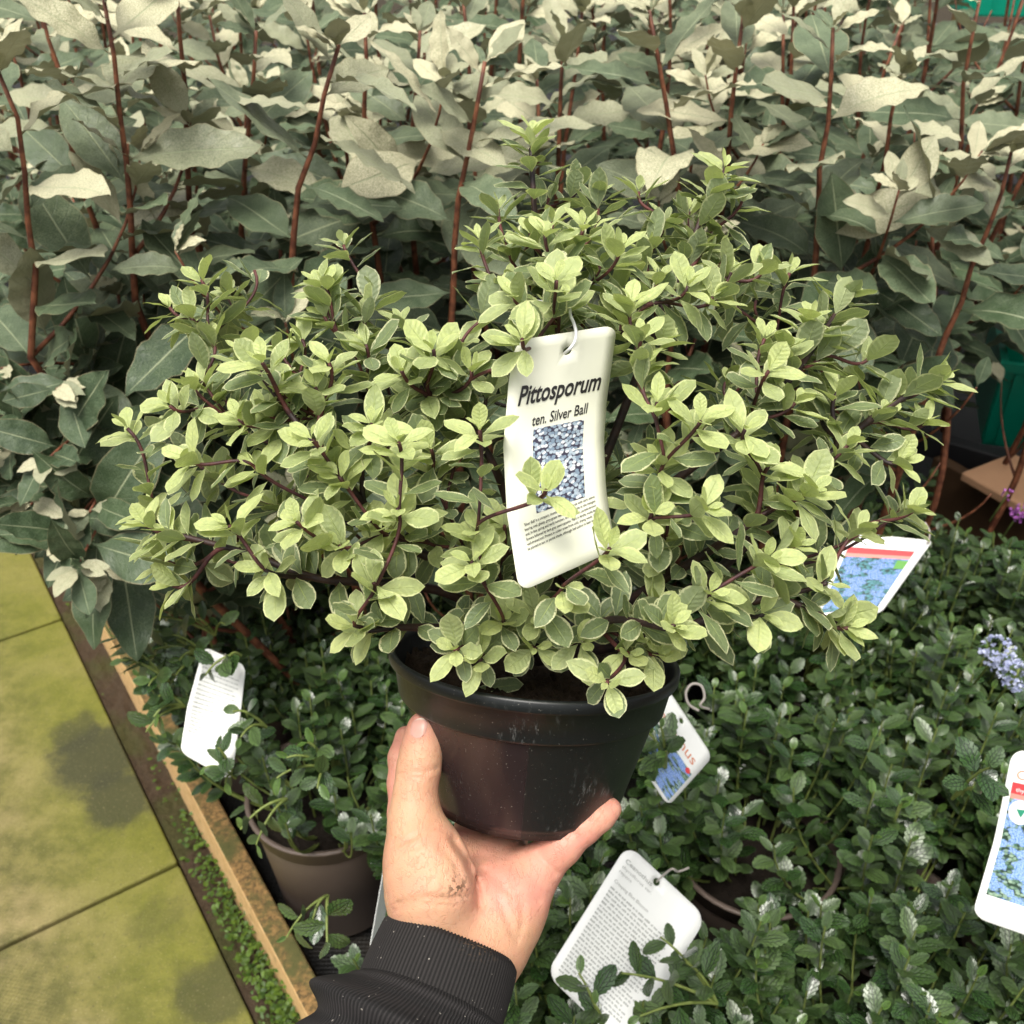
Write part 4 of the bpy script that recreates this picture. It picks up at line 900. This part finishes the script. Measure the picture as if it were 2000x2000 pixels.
for a in np.arange(5)*1.256:
    nodes.append((BASE+np.array([.014*math.cos(a), .004, .014*math.sin(a)]), nrm(AX+.5*np.array([math.cos(a), 0, math.sin(a)])), 0., .0036))
LP = []; branches = []
UP = np.array([0, -1., 0]) ; TW = np.array([0, 0, -1.]); UPW = np.array([0, -CP, -SP])
# a few thick leaders first, traced along the main dark stems
leaders = [[(1040, 1285, .60), (1000, 1180, .585), (900, 1120, .565), (760, 1045, .545), (700, 970, .53), (640, 900, .52), (560, 800, .52), (480, 690, .53)],
           [(1040, 1285, .60), (1010, 1100, .59), (985, 960, .57), (930, 850, .555), (860, 760, .545), (840, 690, .53)],
           [(1050, 1285, .60), (1100, 1100, .60), (1180, 900, .585), (1250, 720, .57), (1300, 600, .565), (1345, 490, .57), (1390, 370, .575)],
           [(1045, 1285, .60), (1060, 1050, .60), (1080, 800, .60), (1070, 620, .59), (1050, 500, .585), (1042, 380, .585), (1037, 290, .585)],
           [(1060, 1285, .60), (1250, 1160, .56), (1380, 1080, .535), (1440, 1040, .515), (1560, 960, .51)],
           [(1060, 1285, .60), (1200, 1050, .57), (1330, 930, .55), (1460, 830, .54), (1560, 720, .55), (1640, 600, .58)],
           [(1035, 1285, .60), (900, 1170, .57), (760, 1140, .55), (620, 1130, .535), (480, 1080, .53), (330, 1040, .53)],
           [(1060, 1285, .60), (1350, 1150, .55), (1520, 1000, .55), (1650, 860, .555), (1760, 780, .565), (1825, 745, .57)],
           [(1050, 1290, .60), (1130, 1240, .545), (1200, 1210, .50), (1300, 1228, .475)], [(1050, 1290, .60), (1300, 1240, .53), (1500, 1170, .51), (1640, 1222, .505)],
           [(1020, 1285, .60), (930, 1235, .555), (800, 1225, .52), (720, 1232, .505)]]
def smooth(P, n):
    P = np.asarray(P, float); m = len(P); t = np.linspace(0, m-1, n); k = np.clip(t.astype(int), 0, m-2); f_ = (t-k)[:, None]
    p0 = P[np.maximum(k-1, 0)]; p1 = P[k]; p2 = P[k+1]; p3 = P[np.minimum(k+2, m-1)]
    return .5*((2*p1)+(p2-p0)*f_+(2*p0-5*p1+4*p2-p3)*f_**2+(3*p1-p0-3*p2+p3)*f_**3)
def reg(P, r0, r1, base_d):
    d = base_d; n = len(P)
    for i in range(1, n): 
        d += np.linalg.norm(P[i]-P[i-1]); nodes.append((P[i], nrm(P[i]-P[i-1]), d, r0+(r1-r0)*i/n))
for pl in leaders:
    P = smooth([C(*q) for q in pl], 26); branches.append((P, .0034, .0013)); reg(P, .0034, .0013, 0.)
def whorl(P, flag, out, tipr=.0212, back=.070):
    d = np.concatenate([[0], np.cumsum(np.linalg.norm(np.diff(P, axis=0), axis=1))]); tot = d[-1]; pos = tot; ang = rp.uniform(0, 6); k = 0
    while pos > max(.004, tot-back*rp.uniform(.85, 1.2)):
        i = min(len(P)-2, max(0, np.searchsorted(d, pos)-1)); ax = nrm(P[i+1]-P[i]); t = (pos-d[i])/max(1e-6, d[i+1]-d[i]); p = P[i]*(1-t)+P[i+1]*t
        if np.linalg.norm(p-BASE) < .035: break
        a = np.cross(ax, [.13, .3, 1.]); a = nrm(a) if np.linalg.norm(a) > .05 else np.array([1., 0, 0]); b = np.cross(ax, a); ang += 2.4+rp.uniform(-.35, .35)
        rad = a*math.cos(ang)+b*math.sin(ang)
        if k < 3: el, sz = .35+.12*k, .40+.16*k
        elif k < 8: el, sz = .95+rp.uniform(-.2, .25), rp.uniform(.80, 1.05)
        else: el, sz = 1.1+rp.uniform(-.25, .3), rp.uniform(.80, 1.22)
        dr = nrm(rad*math.sin(el)+ax*math.cos(el)+UP*.02); up = ax*.8 + UPW*.85 + TW*.15 + np.array([rp.uniform(-.25, .25)]*1+[rp.uniform(-.25, .25), rp.uniform(-.2, .2)])
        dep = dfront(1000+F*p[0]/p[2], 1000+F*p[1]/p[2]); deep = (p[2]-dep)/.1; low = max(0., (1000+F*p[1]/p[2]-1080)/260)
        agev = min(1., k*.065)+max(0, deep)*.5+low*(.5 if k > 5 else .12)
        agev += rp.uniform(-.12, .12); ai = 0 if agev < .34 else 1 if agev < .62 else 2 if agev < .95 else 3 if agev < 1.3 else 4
        if not (flag == 0 and k > 8 and rp.random() < .16): out.append((p+dr*.0015, dr, up, tipr*sz*rp.uniform(.88, 1.1)*(.92 if flag else 1), ai, rp.randrange(6), flag if k < 9 else 0))
        pos -= (.0010 if k < 3 else .0016 if k < 8 else rp.uniform(.0033, .0060)); k += 1
raw = []
for P, r0, r1 in branches: whorl(P, 0, raw, back=.10)
for i in order:
    T, fl = tips_c[i]; dB = np.linalg.norm(T-BASE); best = None
    for (p, dr, dd_, r) in nodes:
        l = T-p; L_ = np.linalg.norm(l)
        if L_ < .012: continue
        if np.linalg.norm(p-BASE) > dB*(.93 if fl < 2 else 1.1): continue
        if fl == 3 and (1000+F*p[1]/p[2] > 640 or p[2] < .5): continue
        if fl == 2 and (1000+F*p[0]/p[2] > 985 or 1000+F*p[1]/p[2] < 860): continue
        cosang = np.dot(l/L_, dr); cost = L_*(1.5-.6*cosang) + (.05 if L_ < .03 else 0) + .12*dd_
        if best is None or cost < best[0]: best = (cost, p, dr, dd_, r, L_)
    _, p, dr, dd_, r, L_ = best
    end = nrm((T-BASE)*1.0/dB + .35*UP + (.75*TW if T[2] < .52 else .1*TW))
    P1 = p + dr*L_*.35; P2 = T - end*L_*.38; t = np.linspace(0, 1, 12)[:, None]
    P = (1-t)**3*p + 3*t*(1-t)**2*P1 + 3*t*t*(1-t)*P2 + t**3*T
    r0 = min(r*.85, .0015+.008*L_); branches.append((P, r0, .0010)); reg(P, r0, .0010, dd_); whorl(P, fl, raw, back=min(.105, .05+L_*.6))
for k, (P, r0, r1) in enumerate(branches):
    Pw = cw(P); v, f = tube(Pw, np.linspace(r0, r1, len(P)), 7)
    add('branch', mesh_np('branch', v, f, M_STEM if k < 11 or r0 > .0017 else M_TWIG), shrub)
def pf(p, q, wd, fold, curl, wave, tip=.25): return lambda a, i: leaf_mesh('leaf', 1, wd, M_PIT, a, i*3+1, p, q, fold, curl, wave, 2, .07, 4, 7, tip=tip)
PK = Kit([0., .35, .7, 1.05, 1.6], [pf(1.15, .62, .52, .22, .14, .022, .05), pf(1.3, .58, .58, .10, .26, .028, .0), pf(1.05, .66, .44, .30, .06, .035, .1), pf(1.25, .52, .60, .14, -.10, .02, .0), pf(1.1, .66, .48, .36, .34, .03, .1), pf(1.35, .6, .52, .05, .38, .04, .05)])
PL = []
pc = np.array([r_[0]+r_[1]*r_[3]*.55 for r_ in raw]); pt = np.array([r_[0]+r_[1]*r_[3] for r_ in raw])
def pxy(c): return 1000+F*c[:, 0]/c[:, 2], 1000+F*c[:, 1]/c[:, 2], c[:, 2]
potfront = [(770, 1275), (1340, 1275), (1300, 1700), (780, 1700)]
keep = np.ones(len(raw), bool); flg = np.array([r_[6] for r_ in raw])
for c in (pc, pt):
    x, y, d = pxy(c); keep &= ~(inpoly(x, y, TAGPOLY) & (d < .527) & (flg == 0)); keep &= ~(inpoly(x, y, potfront) & (flg == 0)); keep &= ~((y > 1270) & (x > 700) & (x < 1330) & (flg == 0))
SILB = [(1035+(x-1035)*1.045, 790+(y-790)*1.045) for x, y in SIL]
for c in (pc, pt):
    x, y, d = pxy(c); keep &= ~inpoly(x, y, [(1650, 1075), (1700, 1055), (1840, 1050), (1790, 1200), (1700, 1165)]) | (y < 1040)
x, y, d = pxy(pc); keep &= inpoly(x, y, SILB) | (flg > 0)
for r_, k in zip(raw, keep):
    if not k: continue
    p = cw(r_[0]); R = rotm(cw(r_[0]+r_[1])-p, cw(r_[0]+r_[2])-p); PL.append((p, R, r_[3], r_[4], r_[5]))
# two low rosettes over the rim, and the fallen leaf on the soil
print('pitto leaves', len(PL), 'branches', len(branches))
emit([(shrub, PL)], PK, M_PIT, 22, .55, 300)
fl = thing('fallen_leaf', 'single pale fallen leaf lying on the soil inside the black pot', 'leaf')
p = cw(RC + ax_*XS*(-.030) + ay*.040 + AX*(-.0095)); o = add('leaf_blade', PK.me[3][3], fl)
R = rotm(cw(RC+ax_*XS+ay*-.15)-cw(RC), cw(RC+AX*1.+ay*.35)-cw(RC)); M = Matrix.Identity(4)
for a in range(3):
    for b in range(3): M[a][b] = R[a, b]*.024
    M[a][3] = p[a]
o.matrix_local = M
#HAND
# ================================================================== HAND, CUFF AND SLEEVE
def surface_nets(Fd, org, h):
    S = Fd < 0; nx, ny, nz = Fd.shape
    offs = [(i, j, k) for i in (0, 1) for j in (0, 1) for k in (0, 1)]
    sub = lambda A, o: A[o[0]:nx-1+o[0], o[1]:ny-1+o[1], o[2]:nz-1+o[2]]
    cntp = sum(sub(S, o).astype(np.int8) for o in offs); act = (cntp > 0) & (cntp < 8); ids = np.argwhere(act); idm = -np.ones(act.shape, np.int32); idm[act] = np.arange(len(ids))
    acc = np.zeros((len(ids), 3)); num = np.zeros(len(ids)); I = ids
    for a in offs:
        for ax in range(3):
            if a[ax] == 1: continue
            b = list(a); b[ax] = 1; fa = Fd[I[:, 0]+a[0], I[:, 1]+a[1], I[:, 2]+a[2]]; fb = Fd[I[:, 0]+b[0], I[:, 1]+b[1], I[:, 2]+b[2]]
            m = (fa < 0) != (fb < 0); t = np.where(m, fa/(fa-fb+1e-12), 0); pt_ = np.array(a, float)[None, :].repeat(len(I), 0); pt_[:, ax] = t
            acc[m] += pt_[m]; num[m] += 1
    V = (I + acc/num[:, None])*h + org; Q = []
    for ax in range(3):
        o1, o2 = [(1, 2), (2, 0), (0, 1)][ax]
        A = S; sl0 = [slice(1, -1)]*3; sl0[ax] = slice(0, -1); sl1 = list(sl0); sl1[ax] = slice(1, None)
        d = A[tuple(sl0)] != A[tuple(sl1)]; e = np.argwhere(d); 
        for q in range(3):
            if q != ax: e[:, q] += 1
        ins = A[e[:, 0], e[:, 1], e[:, 2]]
        def cell(d1, d2):
            c = e.copy(); c[:, o1] -= d1; c[:, o2] -= d2; return idm[c[:, 0], c[:, 1], c[:, 2]]
        ok = (e[:, ax] < act.shape[ax]); 
        e = e[ok]; ins = ins[ok]
        q4 = np.stack([cell(1, 1), cell(0, 1), cell(0, 0), cell(1, 0)], 1); q4[~ins] = q4[~ins][:, ::-1]; q4 = q4[(q4 >= 0).all(1)]; Q.append(q4)
    return V, np.concatenate(Q)
hs = .0013
lo = np.array([-.095, .10, .47]); hi = np.array([.085, .285, .73])
n3 = np.ceil((hi-lo)/hs).astype(int)
GX, GY, GZ = np.meshgrid(*[lo[i]+hs*np.arange(n3[i]) for i in range(3)], indexing='ij'); GX = GX.astype(np.float32); GY = GY.astype(np.float32); GZ = GZ.astype(np.float32)
def cone(a, b, ra, rb, X=None):
    x, y, z = X if X is not None else (GX, GY, GZ); d = b-a; L2 = float(np.dot(d, d)); t = np.clip(((x-a[0])*d[0]+(y-a[1])*d[1]+(z-a[2])*d[2])/L2, 0, 1)
    return np.sqrt((x-a[0]-t*d[0])**2+(y-a[1]-t*d[1])**2+(z-a[2]-t*d[2])**2) - (ra+(rb-ra)*t)
def smin(a, b, k):
    h_ = np.clip(.5+.5*(b-a)/k, 0, 1); return b*(1-h_)+a*h_ - k*h_*(1-h_)
def chain(pts, k=.006, X=None):
    r = None
    for (a, ra), (b, rb) in zip(pts[:-1], pts[1:]):
        d = cone(a, b, ra, rb, X); r = d if r is None else smin(r, d, k)
    return r
def grooves(X):
    x, y, z = X; px = 1000+F*x/z; py = 1000+F*y/z; g = 0
    for pl, w, am, dmax in GRV:
        best = None
        for (x0, y0), (x1, y1) in zip(pl[:-1], pl[1:]):
            dx, dy = x1-x0, y1-y0; t = np.clip(((px-x0)*dx+(py-y0)*dy)/(dx*dx+dy*dy), 0, 1); q = (px-x0-t*dx)**2+(py-y0-t*dy)**2; best = q if best is None else np.minimum(best, q)
        g = g + am*np.exp(-best/(w*w))*(z < dmax)
    return g
GRV = [([(885, 1640), (912, 1680), (930, 1730), (938, 1770)], 8, .0013, .60), ([(1052, 1760), (1000, 1745), (950, 1700)], 8, .0007, .60),
       ([(782, 1512), (800, 1506), (825, 1508), (855, 1500)], 4, .0007, .57), ([(784, 1522), (805, 1517), (830, 1519)], 3.5, .0005, .57), ([(786, 1498), (810, 1493), (835, 1495)], 3.5, .0004, .57),
       ([(770, 1648), (800, 1640), (835, 1620), (850, 1612)], 5, .0006, .57), ([(780, 1668), (815, 1655), (845, 1632)], 4, .0005, .57), ([(775, 1765), (830, 1752), (880, 1755), (920, 1745)], 5, .0007, .56),
       ([(770, 1778), (830, 1765), (890, 1768)], 4, .0005, .56), ([(975, 1760), (990, 1790), (1005, 1830)], 6, .0006, .57), ([(1020, 1765), (1022, 1800), (1010, 1840)], 5, .0005, .57),
       ([(1050, 1668), (1068, 1688), (1085, 1705)], 5, .0007, .60), ([(1118, 1622), (1132, 1642)], 4, .0005, .62), ([(860, 1650), (890, 1690), (905, 1730)], 6, .0005, .56)]
def hand_sdf(X=None):
    c = lambda x, y, d, r: (C(x, y, d), r)
    palm = chain([c(890, 1860, .553, .021), c(988, 1790, .566, .0172), c(1014, 1738, .570, .0142), c(1050, 1695, .577, .0120)], .012, X)
    for q in ([c(880, 1850, .552, .021), c(955, 1750, .572, .0165), c(990, 1680, .598, .0125)], [c(870, 1850, .552, .021), c(890, 1760, .570, .0170), c(915, 1670, .603, .0125)],
              [c(850, 1850, .552, .021), c(840, 1740, .575, .0150), c(812, 1655, .600, .0120)], [c(950, 1850, .556, .0205), c(966, 1800, .562, .0180), c(998, 1760, .566, .0155)],
              [c(985, 1690, .592, .0125), c(830, 1665, .598, .012)]):
        palm = smin(palm, chain(q, .010, X), .012)
    A0, A1 = C(845, 1860, .553), C(930, 1866, .556); aX = nrm([.33, -.74, .58]); arm = chain([(A0, .0195), (A0-aX*.035, .0195)], .01, X); arm = smin(arm, chain([(A1, .0185), (A1-aX*.035, .0195)], .01, X), .014); palm = smin(palm, arm, .016)
    then = chain([c(843, 1785, .548, .0220), c(842, 1725, .547, .0225), c(826, 1665, .550, .0178), c(810, 1600, .556, .0128)], .012, X)
    r = smin(palm, then, .008)
    th = chain([c(810, 1600, .556, .0128), c(811, 1550, .558, .0112), c(818, 1500, .560, .0113), c(824, 1462, .562, .0106), c(828, 1424, .565, .0096)], .005, X); r = smin(r, th, .007)
    pk = chain([c(1050, 1697, .574, .0120), c(1097, 1654, .572, .0103), c(1142, 1616, .571, .0086), c(1172, 1595, .571, .0076), c(1192, 1580, .572, .0064)], .004, X); r = smin(r, pk, .008)
    ri_ = chain([c(985, 1672, .602, .012), c(1010, 1600, .650, .0095), c(1040, 1520, .688, .0088), c(1052, 1462, .697, .0075)], .004, X); r = smin(r, ri_, .006)
    mi = chain([c(915, 1660, .606, .012), c(925, 1580, .655, .0095), c(938, 1500, .692, .0088), c(945, 1440, .70, .0075)], .004, X); r = smin(r, mi, .006)
    ix = chain([c(812, 1655, .602, .012), c(790, 1590, .617, .0098), c(786, 1530, .628, .0088), c(786, 1480, .634, .0084), c(793, 1440, .642, .0072)], .004, X); r = smin(r, ix, .005)
    return r + 1.9*grooves(X if X is not None else (GX, GY, GZ))
FD = hand_sdf(); V, Q = surface_nets(FD, lo, hs)
# relax
for _ in range(3):
    A_ = np.zeros_like(V); n_ = np.zeros(len(V))
    for a, b in ((0, 1), (1, 2), (2, 3), (3, 0)):
        np.add.at(A_, Q[:, a], V[Q[:, b]]); np.add.at(n_, Q[:, a], 1)
    V = V*.55 + .45*A_/np.maximum(n_, 1)[:, None]
px, py = 1000+F*V[:, 0]/V[:, 2], 1000+F*V[:, 1]/V[:, 2]
pink = np.clip((px-870)/90, 0, 1)*np.clip((1800-py)/60+.35, 0, 1); pink = np.maximum(pink, np.clip((1480-py)/70, 0, 1)); pink = np.maximum(pink, (V[:, 2] > .59)*1.)
dirt = np.exp(-((px-893)**2+(py-1732)**2)/(26**2))
person = thing('person', 'bare left hand in a black sweatshirt cuff gripping the black pot from below', 'person')
me = mesh_np('hand', cw(V), Q, M_SKIN, None, {'pink': pink, 'dirt': dirt}); hand = add('hand', me, person)
# nail: patch laid on the thumb surface
nu_, nv_ = 11, 13; NP = []; NU = []
for j in range(nv_):
    for i in range(nu_):
        s = i/(nu_-1)*2-1; t = j/(nv_-1)
        ww = 16.5*(1-.5*abs(2*t-1)**5)*(1-.10*t); x = 818 + s*ww + (t-.5)*-7; y = 1402 + t*40 + 3*s*s*(1-2*t)
        d = .52
        for _ in range(70):
            q = C(x, y, d); f_ = float(hand_sdf((np.array(q[0]), np.array(q[1]), np.array(q[2])))); d += max(f_*.8, 0) 
            if f_ < 2e-4: break
        lift = .00045 if 0 < i < nu_-1 else .0001
        NP.append(C(x, y, d-lift)); NU.append(((s+1)/2, t))
Qn = np.array([(j*nu_+i, (j+1)*nu_+i, (j+1)*nu_+i+1, j*nu_+i+1) for j in range(nv_-1) for i in range(nu_-1)])
add('thumb_nail', mesh_np('thumb_nail', cw(np.array(NP)), Qn[:, ::-1], M_NAIL, NU), person)
# cuff
aS = nrm([.33, -.74, .58]); e1 = nrm(np.array([.91, .41, 0.]) - aS*np.dot([.91, .41, 0.], aS)); e2 = np.cross(aS, e1)
if e2[2] > 0: e2 = -e2            # e2 faces the camera
def sleeve(s0, s1, ns, na, rad, cen0, name, mat, ribs=0, extra=None, thick=0):
    V = []; UV = []; RB_ = []; DT = []
    for j in range(ns):
        s = s0+(s1-s0)*j/(ns-1)
        for i in range(na):
            a = 2*math.pi*i/na; ra, rb, ox, oy = rad(s, a); rib = .5+.5*math.cos(a*ribs) if ribs else 0
            k = 1 + (.0 if not ribs else .012*rib); p = cen0 - aS*s + e1*(ox+ra*k*math.cos(a)) + e2*(oy+rb*k*math.sin(a))
            if extra is not None: p = p + extra(s, a)
            V.append(p); UV.append((i/na, s)); RB_.append(rib); X_, Y_ = 1000+F*p[0]/p[2], 1000+F*p[1]/p[2]; DT.append(math.exp(-((X_-945)**2+(Y_-1832)**2)/(30**2)))
    Q = np.array([(j*na+i, j*na+(i+1) % na, (j+1)*na+(i+1) % na, (j+1)*na+i) for j in range(ns-1) for i in range(na)])
    return add(name, mesh_np(name, cw(np.array(V)), Q, mat, UV, {'rib': RB_, 'dirt': DT}), person)
c0 = C(880, 1846, .545)
def cuffr(s, a):
    g = 0
    if s < .003: g = -.0022*(1-s/.003)**2
    if s < 0: g = -.0022-.002*min(1, -s/.002)
    m = .0015*math.sin(s*60)
    return .0375+g+m+.02*max(0, s-.03), .0300+g+m+.02*max(0, s-.03), 0, 0
sleeve(-.001, .036, 24, 460, cuffr, c0, 'cuff', M_RIB, 115, lambda s, a: aS*(.0015*math.sin(a*2+1)+.0004*math.sin(a*115)))
def slr(s, a):
    r = .0385+.16*max(0, s-.028); r = min(r, .062)
    seam = .0012*math.exp(-((s-.0315)/.0012)**2) + .0010*math.exp(-((s-.037)/.0013)**2)
    puff = .0042*(1-math.exp(-max(0, s-.029)/.006))
    # rolled folds that run diagonally round the arm
    aa = (a+math.pi) % (2*math.pi); dl = math.cos(a-2.5)   # 1 towards the camera-left side
    f1 = .019*max(0., dl)**.8*math.exp(-((s-.044-.008*math.sin(a))/.0080)**2) ; f2 = -.012*max(0., math.cos(a-2.1))**.7*math.exp(-((s-.060-.010*math.cos(a))/.008)**2)
    f3 = .009*max(0, math.cos(a-1.2))*math.exp(-((s-.085-.02*math.sin(a))/.013)**2)
    f4 = .0018*math.sin(a*3+s*70)*min(1, max(0, (s-.05)/.03))
    g = seam+puff+f1+f2+f3+f4
    return r+g, r*.84+g, -.30*max(0, s-.03), 0
sleeve(.0285, .30, 190, 150, slr, c0, 'sleeve', M_KNIT)
